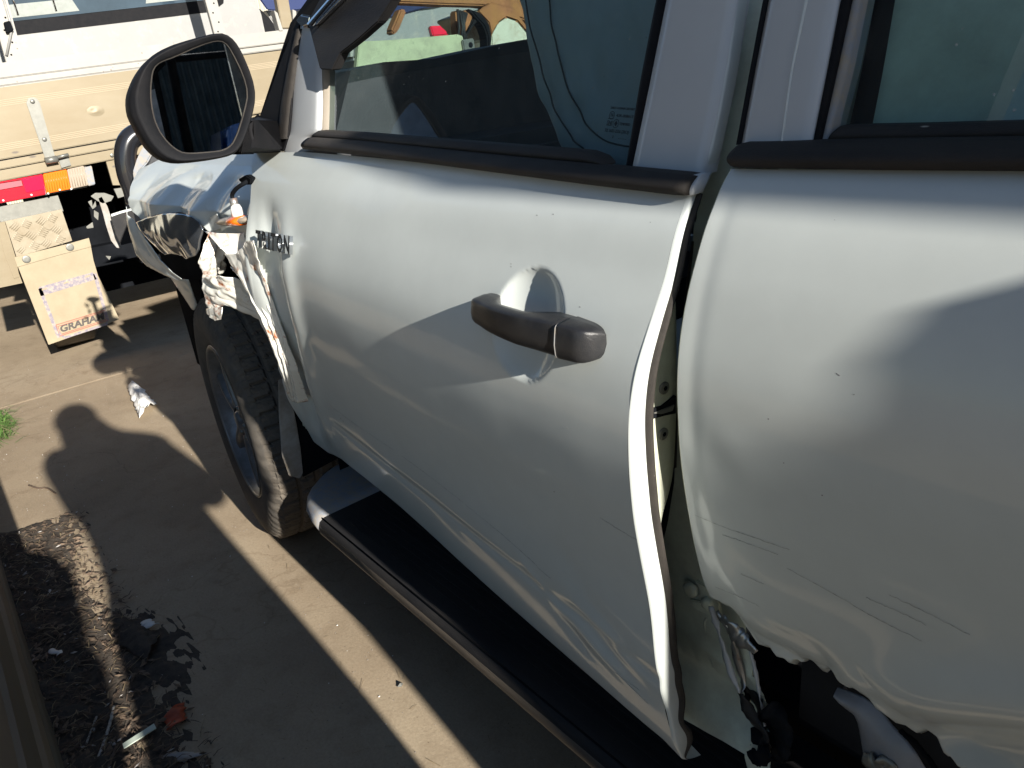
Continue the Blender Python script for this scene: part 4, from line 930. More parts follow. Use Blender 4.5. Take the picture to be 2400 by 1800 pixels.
crumple('torn_fold', UY([(608, 794, -0.024), (622, 800, -0.022), (636, 796, -0.014)]), UY([(658, 918, 0.041), (664, 926, 0.044), (668, 930, 0.045)]), UY([(608, 794, -0.024), (628, 845, 0.002), (645, 890, 0.027), (658, 918, 0.041)]), UY([(636, 796, -0.014), (650, 850, 0.009), (662, 900, 0.035), (668, 930, 0.045)]), None, 14, 40, foldv(.006, 2, .2, 6, .004), M['jamb'], guard)
for k, (P, r) in enumerate([([(548, 522, -0.075), (556, 580, -0.065), (574, 640, -0.055), (598, 710, -0.052), (618, 780, -0.029)], .004), ([(515, 560, -0.085), (540, 606, -0.075), (566, 668, -0.065), (592, 740, -0.047)], .0035), ([(505, 575, -0.085), (530, 600, -0.075), (546, 622, -0.075)], .003)]):
    P3 = smoothc(UY(P), 30, 2); tube('fold_ridge', [p+np.array([0, -.006+.003*nz(i*.6, k), .001*nz(i, 3, k)]) for i, p in enumerate(P3)], [r*(.4+.6*math.sin(math.pi*(i+.5)/30)) for i in range(30)], M['crump'], guard, n=7)
# dished dent, its dark reflection put into the colour, and dark tear
def dish(u, v, p): return np.array([.0, -.012*math.sin(math.pi*u)*math.sin(math.pi*v)+.003*ridge(p[0]*16, p[2]*16, 3)+.006*nz(p[0]*9, p[2]*9, 7)*v, 0])
crumple('dished_dent', [US(x, y, SG, -.006) for x, y in [(292, 481), (320, 469), (350, 461), (385, 461), (412, 467), (428, 480), (438, 498)]], [US(x, y, SG, -.004) for x, y in [(335, 535), (352, 551), (372, 548), (392, 553), (402, 560), (412, 556), (424, 552)]],
        [US(x, y, SG, -.006) for x, y in [(292, 481), (305, 500), (320, 520), (335, 535)]], [US(x, y, SG, -.005) for x, y in [(438, 498), (432, 520), (430, 540), (424, 552)]], None, 44, 30, dish, mat('reflection_toned_paint', (.30, .33, .37), .10, metal=.85, coat=.5, var=.1), guard)
crumple('guard_flare', [US(x, y, SG, -.01) for x, y in [(270, 446), (276, 462), (290, 480)]], [US(x, y, SG, .02) for x, y in [(382, 606), (388, 606), (392, 602)]], [US(x, y, SG, -.01) for x, y in [(270, 446), (270, 470), (276, 500), (292, 550), (315, 574), (350, 592), (382, 606)]],
        [US(x, y, SG, -.01) for x, y in [(290, 480), (306, 505), (325, 530), (348, 562), (372, 588), (392, 602)]], None, 16, 50, foldv(.003, 1.2, .1, 8, .001), M['paint'], guard)
crumple('guard_flare', UY([(365, 597, .0), (385, 602, .0), (406, 604, .0)]), UY([(414, 668, .03), (420, 670, .03), (426, 658, .03)]), UY([(365, 597, .0), (390, 632, .01), (414, 668, .03)]), UY([(406, 604, .0), (416, 632, .01), (426, 658, .03)]), None, 8, 16, foldv(.002, 1, 0, 9, .001), M['paint'], guard)
plate('guard_hole', UY([(339, 530, .06), (380, 545, .06), (425, 548, .06), (440, 545, .06), (460, 560, .06), (490, 553, .06), (486, 590, .06), (470, 600, .06), (430, 606, .06), (388, 612, .06), (355, 580, .06)]), (0, .01, 0), M['void'], guard)
plate('paint_scrap', UY([(432, 487, -.05), (452, 470, -.05), (468, 462, -.05), (474, 474, -.05), (487, 478, -.05), (478, 492, -.05), (455, 503, -.05)]), (0, .001, 0), M['paint'], guard)
for k in range(9):
    a = U(500+random.uniform(-24, 30), 548+random.uniform(-20, 18), 1, -.03); b = a+np.array([random.uniform(-.03, .03), -.01, random.uniform(-.0, .03)])
    tube('wire_strand', [a, b], .0007, M['twig'], guard, n=4)
# side indicator hanging from its wire
ind = loft('side_indicator', [[(p[0], p[1], p[2]) for p in [tuple(c+np.array([0, r*math.cos(a), r*.42*math.sin(a)])) for a in np.linspace(0, 2*math.pi, 13)]] for c, r in zip(resample(UY([(466, 481, -.06), (487, 478, -.06), (510, 476, -.06), (543, 474, -.06)]), 9), [.002, .010, .016, .020, .022, .022, .020, .016, .006])], M['clear'], truck, label='clear side indicator lamp dangling from its wire')
ind2 = loft('amber_lens', [[tuple(c+np.array([0, r*math.cos(a), r*.42*math.sin(a)])) for a in np.linspace(0, 2*math.pi, 13)] for c, r in zip(resample(UY([(506, 477, -.062), (528, 476, -.062)]), 5), [.018, .0228, .0229, .0228, .018])], M['orange'], ind)
tube('lamp_socket', UY([(514, 470, -.06), (510, 450, -.06), (508, 445, -.06)]), [.012, .0105, .009], M['lampw'], ind, n=12)
tube('bulb_holder', UY([(508, 448, -.06), (503, 428, -.06)]), [.0075, .0075], M['steelt'], ind, n=12)
tube('lamp_wire', smoothc(UY([(503, 430, -.06), (500, 420, -.06), (512, 405, -.055), (530, 395, -.045), (541, 388, -.03)]), 20, 2), .004, M['void'], ind, n=8)
plate('wire_boot', UY([(513, 387, -.04), (530, 378, -.04), (541, 385, -.04), (541, 399, -.04), (524, 400, -.04)]), (0, .012, 0), M['void'], ind, bev=.002)
# dark gap between guard and door
ret('guard_edge', np.array(usl([(549, 331), (545, 380), (542, 420), (543, 470), (544, 520)], SG)), [(0, 0, 0), (0, .03, 0)], M['void'], guard)
# bonnet, bull-bar hoop, headlamp shell
V = []
for j in range(19):
    for i in range(31):
        x = .48-1.35*i/30; y = .17+1.45*j/18; e = abs(j/9-1); V.append((x, y, 1.065-.06*max(0, i/30-.3)**1.5*2-.05*e**4-.25*max(0, i/30-.85)**1.2*3+.02*nz(x*3, y*3)))
mesh('bonnet', V, gridfaces(18, 30), M['paint'], truck)
h0 = U(296, 300, 0, -.86); hb = [(335, 286), (315, 283), (290, 288), (270, 302), (262, 325), (263, 352), (270, 385), (282, 412), (288, 440)]
tube('bullbar_hoop', smoothc([U(x+8, y, 0, -.86) for x, y in hb], 40, 2), .036, mat('gloss_black_bar', (.015, .015, .017), .2, coat=.8), truck, label='black bull bar hoop', n=16)
plate('headlamp_shell', [U(x, y, 0, -.70) for x, y in [(318, 300), (335, 305), (330, 330), (318, 352), (300, 372), (290, 398), (286, 372), (296, 340)]], (-.03, .02, 0), M['cap'], truck, bev=.004)
plate('headlamp_shell', [U(x, y, 0, -.72) for x, y in [(325, 322), (345, 340), (345, 352), (318, 366), (322, 345)]], (-.03, .02, 0), M['trim'], truck, bev=.004)
# broken bumper brackets left of the guard
def px(name, P, X, mt, th=.012, lab=None, par=truck): return plate(name, [U(x, y, 0, X) for x, y in P], (-th, .002, 0), mt, par, lab, bev=.001)
px('bumper_bracket', [(212, 428), (220, 424), (232, 446), (240, 470), (250, 500), (262, 537), (252, 535), (240, 520), (230, 490), (222, 460)], -.86, M['flapg'])
px('bumper_bracket', [(240, 463), (262, 456), (285, 450), (285, 458), (262, 466), (244, 478)], -.86, M['paint'])
px('bumper_bracket', [(196, 424), (206, 417), (226, 417), (246, 424), (240, 434), (222, 440), (210, 434)], -.86, M['galv'])
px('bumper_bracket', [(240, 470), (262, 462), (288, 455), (300, 520), (262, 530), (250, 505)], -.80, M['board'], .02)
for P in ([(190, 436), (198, 432), (200, 446), (206, 434), (208, 446), (200, 452)], [(203, 454), (213, 460), (212, 476), (203, 468)], [(186, 490), (200, 480), (202, 492), (188, 494)], [(228, 553), (240, 554), (236, 562)]):
    px('bumper_clip', P, -.84, M['galv'], .008)

# ------------------------------------------------------------------ flat-tray ute parked ahead, seen from behind
ute = thing('tray_ute', 'white ute with a dented cream alloy tray, seen from behind at the left', 'ute', (-3.6, 1.1, 0))
XU = -2.6
def uq(x, y, X=XU): return U(x, y, 0, X)
def hz(Y, z, X=XU): return (X, Y, z)
zt0 = uq(0, 137)[2]; z1 = uq(0, 172)[2]; z2 = uq(0, 188)[2]; z3 = uq(0, 345)[2]; z4 = uq(0, 389)[2]; z5 = uq(0, 365)[2]
Y0, Y1 = -.42, 1.72
def lean(o, k=.055, y0=0.0):
    for v in o.data.vertices: v.co.z += k*(v.co.y-y0)
    return o
def upanel(name, za, zb, X, th, mt, par=ute, lab=None, bev=.004, ya=Y0, yb=Y1): return lean(box(name, (X-th, ya, za), (X, yb, zb), mt, par, lab, bev))
tg = upanel('tailgate', z3+.004, z2-.004, XU, .035, M['alum'], lab='dented cream alloy tailgate')
upanel('tailgate_rail', z1+.003, zt0, XU-.012, .05, M['alumw'], tg); upanel('tailgate_rail', z2+.002, z1-.003, XU+.004, .045, M['alumw'], tg)
zg = uq(0, 222)[2]; 
for zc in (uq(0, 224)[2], uq(0, 318)[2]):
    for k in range(4): upanel('groove', zc-.012+k*.0085, zc-.010+k*.0085, XU+.0012, .002, M['groove'], tg, bev=0)
# dent in the tailgate
dc = uq(207, 240); V = []
for j in range(17):
    for i in range(17):
        a, b = (i/8-1), (j/8-1); r = math.hypot(a, b); V.append((XU-.003*max(0, r-.55)*2+.0005*(r < .6)+.005*math.exp(-((a/.35)**2+(b/.28)**2))-.005*math.exp(-(((a+.15)/.12)**2+((b-.1)/.12)**2)), dc[1]+.07*a, dc[2]+.045*b))
mesh('tailgate_dent', V, gridfaces(16, 16), M['alum'], tg)
upanel('tray_beam', z5+.003, z3-.003, XU+.004, .06, M['alum']); upanel('tray_beam', z4, z5-.002, XU-.004, .06, M['alum'])
lean(box('tray_floor', (-3.9, Y0+.02, z5), (XU-.065, Y1-.02, z3-.01), M['void'], ute))
lean(box('tray_side', (-3.95, Y1-.03, z3), (XU-.04, Y1+.005, zt0), M['alum'], ute)); lean(box('tray_side', (-3.95, Y0-.005, z3), (XU-.04, Y0+.03, zt0), M['alum'], ute))
lean(box('tray_front', (-4.0, Y0, z3), (-3.95, Y1, zt0+.02), M['alumw'], ute))
# latch: long strap with pin
q = [uq(x, y, XU+.010) for x, y in [(57, 222), (60, 213), (70, 210), (80, 213), (86, 222), (118, 335), (124, 346), (100, 352), (97, 340)]]
la = plate('tray_latch', q, (-.008, 0, 0), M['galv'], ute, 'zinc latch strap on the tailgate', bev=.002)
for c in (uq(70, 219, XU+.011), uq(96, 301, XU+.011)): disc('latch_rivet', c, (1, 0, 0), .011, .004, M['galv'], la, 12, .002)
tube('latch_pin', [uq(98, 348, XU+.03), uq(124, 343, XU+.03)], .017, M['galv'], la, n=12); tube('latch_pin', [uq(124, 340, XU+.03), uq(148, 334, XU+.03)], .009, M['galv'], la, n=10)
q = [uq(x, y, XU+.008) for x, y in [(126, 343), (147, 338), (154, 357), (133, 363)]]; plate('latch_tab', q, (-.006, 0, 0), M['galv'], la, bev=.001)
for px_, py_ in ((242, 335),): disc('rivet', uq(px_, py_, XU+.004), (1, 0, 0), .010, .003, M['galv'], ute, 10, .001)
# tail lamp
def lampseg(nm, P, X, mt, par, lab=None): return plate(nm, [uq(x, y, X) for x, y in P], (-.03, 0, 0), mt, par, lab, bev=.003)
lp = lampseg('tail_lamp', [(-60, 403), (187, 358), (190, 404), (-52, 450)], XU-.035, M['cap'], ute, 'long tail lamp with red, amber and clear lenses')
lampseg('red_lens', [(-60, 404), (92, 376), (99, 420), (-52, 449)], XU-.004, M['red'], lp); 
lampseg('faded_lens', [(-60, 405), (47, 388), (51, 402), (-58, 422)], XU-.001, M['redp'], lp)
lampseg('bright_lens', [(47, 386), (91, 379), (97, 409), (57, 417)], XU+.001, M['redb'], lp)
lampseg('amber_lens', [(93, 376), (144, 366), (153, 408), (101, 418)], XU-.004, M['orange'], lp)
lampseg('clear_lens', [(145, 366), (181, 358), (191, 400), (154, 408)], XU-.004, M['clear'], lp)
lampseg('lamp_bracket', [(181, 362), (198, 358), (206, 398), (191, 402)], XU-.010, M['cap'], lp)
for k in range(9):
    a = uq(97+k*5.5, 378-k*1.05, XU-.0035); b = uq(103+k*5.5, 414-k*1.05, XU-.0035); tube('lens_rib', [a, b], .0022, M['orange'], lp, n=5)
for k in range(6):
    a = uq(150+k*5.5, 366-k*1.0, XU-.0035); b = uq(158+k*5.5, 404-k*1.0, XU-.0035); tube('lens_rib', [a, b], .0022, M['clear'], lp, n=5)
for P in ((7, 433), (68, 421), (104, 418), (129, 410), (154, 408)): disc('lamp_screw', uq(*P, XU-.002), (1, 0, 0), .005, .004, M['lampw'], lp, 8, .001)
# plate behind, checker plate with raised bars, flap
plate('shield_plate', [uq(x, y, XU-.06) for x, y in [(-10, 448), (125, 422), (137, 456), (2, 482)]], (-.01, 0, 0), M['galv'], ute)
ck = [(11, 478), (133, 452), (156, 520), (36, 556)]
cp_ = [uq(x, y, XU-.02) for x, y in ck]
chk = plate('checker_plate', [*cp_], (-.012, 0, 0), M['check'], ute, 'checker-plate mudguard', bev=.001)
c0, c1, c3 = cp_[0], cp_[1], cp_[3]
ex_ = (c1-c0); ey_ = (c3-c0); BV = []; BF = []
lx, ly = np.linalg.norm(ex_), np.linalg.norm(ey_); ex_ = ex_/lx; ey_ = ey_/ly
cell = .062
for a in range(-1, int(lx/cell)+2):
    for b in range(-1, int(ly/cell)+2):
        ori = (a+b) % 2; cx0, cy0 = (a+.5)*cell, (b+.5)*cell
        for k in range(5):
            o_ = (k-2)*.0105; dd = (math.sqrt(.5), math.sqrt(.5)) if ori else (math.sqrt(.5), -math.sqrt(.5)); nn_ = (-dd[1], dd[0])
            P4 = []
            for s, t in ((-.021, -.0026), (.021, -.0026), (.021, .0026), (-.021, .0026)):
                P4.append((cx0+dd[0]*s+nn_[0]*(o_+t), cy0+dd[1]*s+nn_[1]*(o_+t)))
            if any(not (0.004 < p[0] < lx-.004 and .004 < p[1] < ly-.004) for p in P4): continue
            i0 = len(BV)
            for p in P4: BV.append(c0+ex_*p[0]+ey_*p[1]+np.array([.0005, 0, 0]))
            for p in P4:
                m_x = sum(q_[0] for q_ in P4)/4; m_y = sum(q_[1] for q_ in P4)/4
                BV.append(c0+ex_*(m_x+(p[0]-m_x)*.8)+ey_*(m_y+(p[1]-m_y)*.5)+np.array([.0035, 0, 0]))
            BF += [(i0+4, i0+5, i0+6, i0+7)]+[(i0+j, i0+(j+1) % 4, i0+4+(j+1) % 4, i0+4+j) for j in range(4)]
bars = mesh('raised_bars', BV, BF, M['check'], chk, False); bars['kind'] = 'stuff'
box('hanger_post', (XU-.05, uq(-60, 560)[1], .5), (XU-.03, uq(28, 552)[1], .86), M['alum'], ute)
plate('hanger_post', [uq(x, y, XU-.025) for x, y in [(-6, 482), (10, 478), (34, 556), (42, 598), (30, 602), (8, 545)]], (-.01, 0, 0), M['alum'], ute)
plate('chassis_panel', [uq(x, y, XU-.02) for x, y in [(228, 345), (262, 338), (285, 430), (283, 400), (268, 400), (244, 400)]], (-.02, 0, 0), M['alum'], ute)
plate('chassis_panel', [uq(x, y, XU-.03) for x, y in [(246, 408), (275, 404), (282, 420), (255, 428)]], (-.02, 0, 0), M['galv'], ute)
fp = [(31, 556), (90, 541), (150, 526), (192, 515), (197, 535), (202, 562), (212, 596), (232, 635), (258, 690), (182, 718), (105, 745), (70, 655)]
fl = plate('mud_flap', [uq(x, y, XU+.002) for x, y in fp], (-.008, 0, 0), M['flapc'], ute, 'cream rubber mudflap printed with GRAHAM', bev=.0015)
plate('flap_strip', [uq(x, y, XU+.008) for x, y in [(31, 556), (90, 541), (150, 526), (192, 514), (197, 533), (120, 553), (38, 577)]], (-.005, 0, 0), M['flapc'], fl, bev=.001)
for P in ((57, 560), (151, 534)):
    w_ = disc('washer', uq(*P, XU+.009), (1, 0, 0), .020, .003, M['galv'], fl, 16); disc('bolt', uq(*P, XU+.012), (1, 0, 0), .008, .006, M['galv'], w_, 6) if False else None
def fpoly(nm, P, mt, d=.0035): return plate(nm, [uq(x, y, XU+d) for x, y in P], (-.001, 0, 0), mt, fl)
fpoly('flap_print', [(83, 625), (85, 620), (200, 588), (204, 593), (209, 603), (88, 640)], M['mudblue'])
fpoly('flap_print', [(82, 624), (90, 622), (131, 728), (124, 731)], M['mudblue']); fpoly('flap_print', [(201, 592), (208, 590), (236, 692), (230, 697)], M['mudblue'])
fpoly('flap_print', [(122, 700), (124, 704), (130, 725), (140, 732), (232, 702), (234, 696), (140, 727), (133, 722)], M['mudblue'])
for P in ((96, 624), (143, 610), (190, 596)): fpoly('flap_slot', [(P[0]-6, P[1]+1), (P[0]+5, P[1]-3), (P[0]+6, P[1]), (P[0]-5, P[1]+4)], M['flapc'], .005)
def outline(P, wpx, mt, d):
    P3 = [uq(x, y, XU+d) for x, y in P]+[uq(*P[0], XU+d)]; tube('flap_print', P3, wpx, mt, fl, n=4, cap=False)
outline([(121, 702), (226, 670), (233, 692), (129, 726)], .0022, M['inkred'], .0035); outline([(125, 705), (223, 674), (229, 690), (132, 722)], .0018, M['inkred'], .0035)
fo = uq(130.5, 718, XU+.0035); fx = uq(227, 688, XU+.0035)-fo; fy = uq(126.5, 704, XU+.0035)-fo
text('flap_lettering', 'GRAHAM', float(np.linalg.norm(fy))*1.38, .0006, frame(fo, fx, fy), M['inkdk'], fl, shear=.25, bold=.002, width=float(np.linalg.norm(fx)))
# wheels, chassis and underside
def uwheel(x, y):
    vs = []; n = 40; pr_ = [(.0, .06), (.2, .05), (.33, .0), (.37, .02), (.37, .22), (.34, .24), (.2, .22), (.0, .22)]
    for t in range(n):
        a = 2*math.pi*t/n
        for r, d in pr_: vs.append((x+r*math.cos(a), y+d, .37+r*math.sin(a)))
    m_ = len(pr_); return mesh('wheel', vs, [(t*m_+i, ((t+1) % n)*m_+i, ((t+1) % n)*m_+i+1, t*m_+i+1) for t in range(n) for i in range(m_-1)], M['tyre'], ute)
uwheel(-3.15, -.10); uwheel(-3.15, 1.32); uwheel(-6.1, -.05); uwheel(-6.1, 1.5)
box('ute_chassis', (-6.6, .45, .50), (XU-.10, .60, .95), M['void'], ute); box('ute_chassis', (-6.6, 1.15, .50), (XU-.1, 1.30, .95), M['void'], ute)
box('shade_block', (-3.95, .10, .22), (-3.35, 1.70, 1.0), M['void'], ute); box('under_tray_box', (-3.0, .45, .45), (-2.75, 1.5, .9), M['void'], ute); box('tow_bar', (XU-.2, .2, .50), (XU-.1, 1.55, .60), M['void'], ute)  # first box is added to keep the ground under the tray dark
# cab
XC = -4.4; cw = [U(x, y, 0, XC) for x, y in [(0, 90), (572, 63), (544, 0)]]
cabz = U(0, 90, 0, XC)[2]
def cabq(x, y, X=XC): return U(x, y, 0, X)
yl = -.55; yr = cabq(572, 63)[1]; zb_ = 1.0
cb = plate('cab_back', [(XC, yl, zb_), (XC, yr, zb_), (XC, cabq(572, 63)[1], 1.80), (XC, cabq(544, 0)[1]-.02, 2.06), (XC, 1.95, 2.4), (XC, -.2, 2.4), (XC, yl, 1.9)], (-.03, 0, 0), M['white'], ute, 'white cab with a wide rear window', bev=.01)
wz = cabq(0, 78)[2]-.01; 
wpts = [(XC+.004, -.35, wz), (XC+.004, 1.83, wz), (XC+.004, 1.93, wz+.05), (XC+.004, 1.96, wz+.14), (XC+.004, 1.93, 2.34), (XC+.004, -.35, 2.34)]
wpts2 = [(XC+.008, -.28, wz+.085), (XC+.008, 1.78, wz+.085), (XC+.008, 1.86, wz+.12), (XC+.008, 1.88, 2.30), (XC+.008, -.28, 2.30)]
wf = plate('window_seal', wpts, (-.01, 0, 0), M['black'], ute)
wg = plate('rear_window', wpts2, (-.004, 0, 0), mat('rear_window_tint', (.035, .055, .075), .08, coat=1.0, var=.3, vscale=3), ute, 'blue-green rear window')
def headrest(y):
    h = plate('head_rest', [(XC+.012, y-.24, wz+.27), (XC+.012, y+.24, wz+.27), (XC+.012, y+.26, wz+.5), (XC+.012, y-.26, wz+.5)], (-.05, 0, 0), M['seatg'], ute, bev=.02)
    b = plate('seat_top', [(XC+.010, y-.30, wz+.09), (XC+.010, y+.30, wz+.09), (XC+.010, y+.26, wz+.20), (XC+.010, y-.26, wz+.20)], (-.04, 0, 0), M['seatg'], ute, bev=.015)
    for dy in (-.11, .13): tube('rest_post', [(XC+.014, y+dy, wz+.12), (XC+.014, y+dy, wz+.30)], .008, M['chrome'], h, n=6)
headrest(.60); headrest(1.62)
box('cab_side', (-6.0, yr-.04, 1.0), (XC-.04, yr, 1.8), M['white'], ute); box('bonnet', (-7.3, -.4, .9), (-6.0, yr, 1.25), M['white'], ute, bev=.03)
box('cab_roof', (-5.8, -.3, 2.34), (XC, 2.0, 2.4), M['white'], ute)
for o in [cb, wf, wg]+[c for c in bpy.data.objects if c.name.split('.')[0] in ('head_rest', 'seat_top', 'rest_post') and c.parent in (ute, ) or (c.parent and c.parent.name.startswith('head_rest') and c.parent.parent == ute)]: lean(o, .075, .3)
# ladder-rack posts with holes
def post(P0, P1, wd, lab=None):
    a, b = uq(*P0, -3.93), uq(*P1, -3.93); p_ = beam('rack_post', a, b, wd, .04, M['alumw'], ute, lab, bev=.003, up=(1, 0, 0))
    for k in range(7):
        c = a+(b-a)*(.08+.12*k); disc('post_hole', c+np.array([.0205, .012*(1 if k % 2 else -1), 0]), (1, 0, 0), .006, .001, M['void'], p_, 8)
post((33, 136), (-30, -90), .10); post((476, 82), (430, -90), .085)
for P0, P1 in (((618, 62), (600, -40)),): 
    a, b = uq(*P0, XU-.03), uq(*P1, XU-.03); beam('rack_post', a, b, .075, .05, M['alum'], ute, bev=.004, up=(1, 0, 0))
for P in ([(592, 22), (600, 28), (612, 66), (604, 67)], [(632, 20), (640, 24), (642, 60), (634, 60)]): plate('post_cheek', [uq(x, y, XU-.005) for x, y in P], (-.06, 0, 0), M['alumw'], ute, bev=.002)
tube('rack_cable', [uq(14, 120, -3.9), uq(26, 60, -3.9), uq(2, -20, -3.9)], .008, M['white'], ute, n=6)
plate('rack_clamp', [uq(x, y, -3.88) for x, y in [(8, 48), (22, 44), (30, 66), (14, 72)]], (-.04, 0, 0), M['void'], ute, bev=.004)

# ------------------------------------------------------------------ cars and junk beyond
def q3(x, y, X): return U(x, y, 0, X)
def slab(nm, P, X, th, mt, par=None, lab=None, bev=.01): return plate(nm, [q3(x, y, X) for x, y in P], (-th, 0, 0), mt, par, lab, bev)
def shell(name, x0, x1, y0, y1, z0, zw, zr, mt, lab, cat, glass=None, grp=None, tail=None):
    t = thing(name, lab, cat, ((x0+x1)/2, (y0+y1)/2, 0), grp)
    L = x1-x0
    # body profile in x-z extruded over y with tucked sides
    pf = [(0, z0), (L, z0), (L+.02, z0+.25), (L, zw-.1), (L-.12, zw), (L*.80, zw+.02), (L*.66, zr), (L*.32, zr), (L*.16, zw+.02), (.1, zw-.08), (0, zw-.25)]
    K = 7; vs = []
    for k in range(K):
        e = abs(k/(K-1)*2-1); ins = .0
        for a, z in pf:
            tuck = (.16*max(0, (z-zw)/(zr-zw)) if z > zw else 0); yy = (y0+y1)/2+((y1-y0)/2-tuck-.03*(e > .99))*(k/(K-1)*2-1); vs.append((x0+a, yy, z-.04*e**4*(z > zw-.2)))
    n = len(pf); fs = [(k*n+i, k*n+(i+1) % n, (k+1)*n+(i+1) % n, (k+1)*n+i) for k in range(K-1) for i in range(n)]+[tuple(range(n)), tuple(range(len(vs)-1, len(vs)-n-1, -1))]
    b = mesh('car_body', vs, fs, mt, t, False); clean(b)
    bm = bmesh.new(); bm.from_mesh(b.data); bmesh.ops.bevel(bm, geom=[e for e in bm.edges if len(e.link_faces) == 2 and e.calc_face_angle(0) > .5], offset=.03, segments=3, affect='EDGES', clamp_overlap=True)
    for f in bm.faces: f.smooth = True
    bm.to_mesh(b.data); bm.free()
    g_ = glass or M['navy']
    for yy, s in ((y0, -1), (y1, 1)):
        ins = .13
        plate('side_glass', [(x0+L*.24, yy-s*.035, zw+.05), (x0+L*.74, yy-s*.035, zw+.05), (x0+L*.66, yy-s*ins, zr-.07), (x0+L*.35, yy-s*ins, zr-.07)], (0, s*.012, 0), g_, t)
        for xx in (x0+L*.2, x0+L*.8):
            vs = []; m_ = 24; pr_ = [(0, .0), (.2, .0), (.3, -.01), (.31, .05), (.31, .18)]
            for q_ in range(m_):
                a = 2*math.pi*q_/m_
                for r, d in pr_: vs.append((xx+r*math.cos(a), yy-s*d+s*.01, .31+r*math.sin(a)))
            mesh('car_wheel', vs, [(q_*5+i, ((q_+1) % m_)*5+i, ((q_+1) % m_)*5+i+1, q_*5+i+1) for q_ in range(m_) for i in range(4)], M['tyre'], t)
    plate('rear_glass', [(x0+L*.81, y0+.15, zw+.05), (x0+L*.81, y1-.15, zw+.05), (x0+L*.685, y1-.25, zr-.05), (x0+L*.685, y0+.25, zr-.05)], (.02, 0, .015), g_, t)
    for yy in (y0+.05, y1-.35): box('tail_lamp', (x0+L-.01, yy, zw-.32), (x0+L+.03, yy+.30, zw-.15), M['red'], t, bev=.01)
    return t
# white car with a navy window strip seen above the tray, right of the cab
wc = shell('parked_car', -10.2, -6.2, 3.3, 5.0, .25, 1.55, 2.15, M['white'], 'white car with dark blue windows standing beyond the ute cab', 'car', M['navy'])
slab('side_glass', [(548, -20), (700, -34), (700, 12), (660, 20), (620, 25), (578, 22)], -5.6, .02, M['navy'], wc)
slab('car_flank', [(574, 22), (620, 25), (660, 20), (700, 12), (700, 66), (600, 84), (590, 50)], -5.7, .3, M['white'], wc)
slab('wheel_guard', [(546, 8), (566, 22), (584, 40), (598, 60), (600, 72), (560, 72), (545, 30)], -5.5, .05, M['black'], wc)
# white hatch with big red lamps seen through the front window
wh = thing('white_hatchback', 'white hatchback with red tail lamps beyond the rusty shell, seen through the front window', 'car', (-4.8, 3.9, 0))
XH = -4.0
slab('hatch_body', [(760, 130), (762, 60), (800, 30), (850, 20), (985, 8), (1060, 10), (1120, 30), (1130, 95), (1000, 130)], XH, 1.6, M['white'], wh, bev=.03)
slab('rear_glass', [(800, 50), (830, 5), (980, -40), (1060, -30), (1010, 0), (920, 18)], XH+.02, .02, M['navy'], wh)
slab('tail_lamp', [(930, 56), (1000, 53), (1008, 60), (998, 71), (960, 76), (936, 78)], XH+.05, .05, M['redb'], wh, 'wide red tail lamp')
slab('tail_lamp', [(1028, 92), (1046, 88), (1048, 96), (1036, 98)], XH+.05, .05, M['red'], wh)
slab('tail_lamp', [(1096, 88), (1120, 85), (1120, 96), (1100, 98)], XH+.05, .05, M['red'], wh)
slab('hatch_seam', [(1006, 59), (1040, 54), (1040, 56), (1006, 61)], XH+.01, .01, M['void'], wh, bev=0)
slab('bumper', [(980, 100), (1140, 80), (1150, 200), (980, 210)], XH+.02, .4, M['black'], wh)
box('lower_body', (XH-3.4, 2.6, .3), (XH-.4, 4.6, 1.2), M['white'], wh, bev=.1)
# rusty burnt shell: roof edge, pillars and rear quarter
rs = thing('rusty_car_shell', 'burnt rusty car shell with flaking cream quarter panel, seen through the front window', 'car shell', (-2.4, 3.3, 0))
XR = -2.3
slab('shell_roof', [(820, 8), (870, 6), (960, 10), (1040, 12), (1090, 20), (1110, 34), (1180, 60), (1230, 10), (1200, -60), (900, -60), (800, -20)], XR, .12, M['rust'], rs)
slab('shell_pillar', [(866, 18), (880, 22), (862, 66), (850, 76), (846, 66)], XR, .08, M['rust'], rs)
slab('shell_pillar', [(985, 22), (1002, 24), (1000, 60), (1004, 118), (996, 118), (988, 70)], XR, .08, M['rust'], rs)
slab('shell_pillar', [(1003, 20), (1024, 30), (1010, 80), (1012, 118), (1002, 118), (998, 60)], XR+.05, .08, M['rust'], rs)
slab('shell_arch', [(1012, 18), (1040, 28), (1058, 50), (1064, 80), (1060, 118), (1054, 112), (1054, 80), (1046, 56), (1030, 38)], XR+.08, .1, M['void'], rs)
slab('shell_arch', [(1024, 38), (1034, 42), (1018, 66), (1006, 86), (1002, 78)], XR+.06, .06, M['black'], rs)
slab('shell_quarter', [(1030, 26), (1060, 14), (1100, 26), (1130, 52), (1152, 82), (1150, 92), (1130, 100), (1060, 120), (1062, 84), (1056, 52)], XR+.02, .5, M['rustp'], rs, 'rust-edged cream rear quarter')
slab('shell_quarter', [(1030, 22), (1060, 4), (1110, 16), (1150, 70), (1158, 88), (1150, 84), (1118, 46), (1095, 38), (1078, 50), (1062, 80), (1056, 50)], XR+.03, .02, M['rust'], rs)
box('shell_floor', (XR-1.6, 2.2, .45), (XR-.1, 4.6, .9), M['rust'], rs, bev=.05)
for k in range(5): tube('hanging_wire', [q3(988+k*5, 20+k*2, XR+.1), q3(992+k*3, 60, XR+.1)+np.array([0, .02*math.sin(k), 0]), q3(985+k*8, 112, XR+.1)], .010, M['board'], rs, n=5)
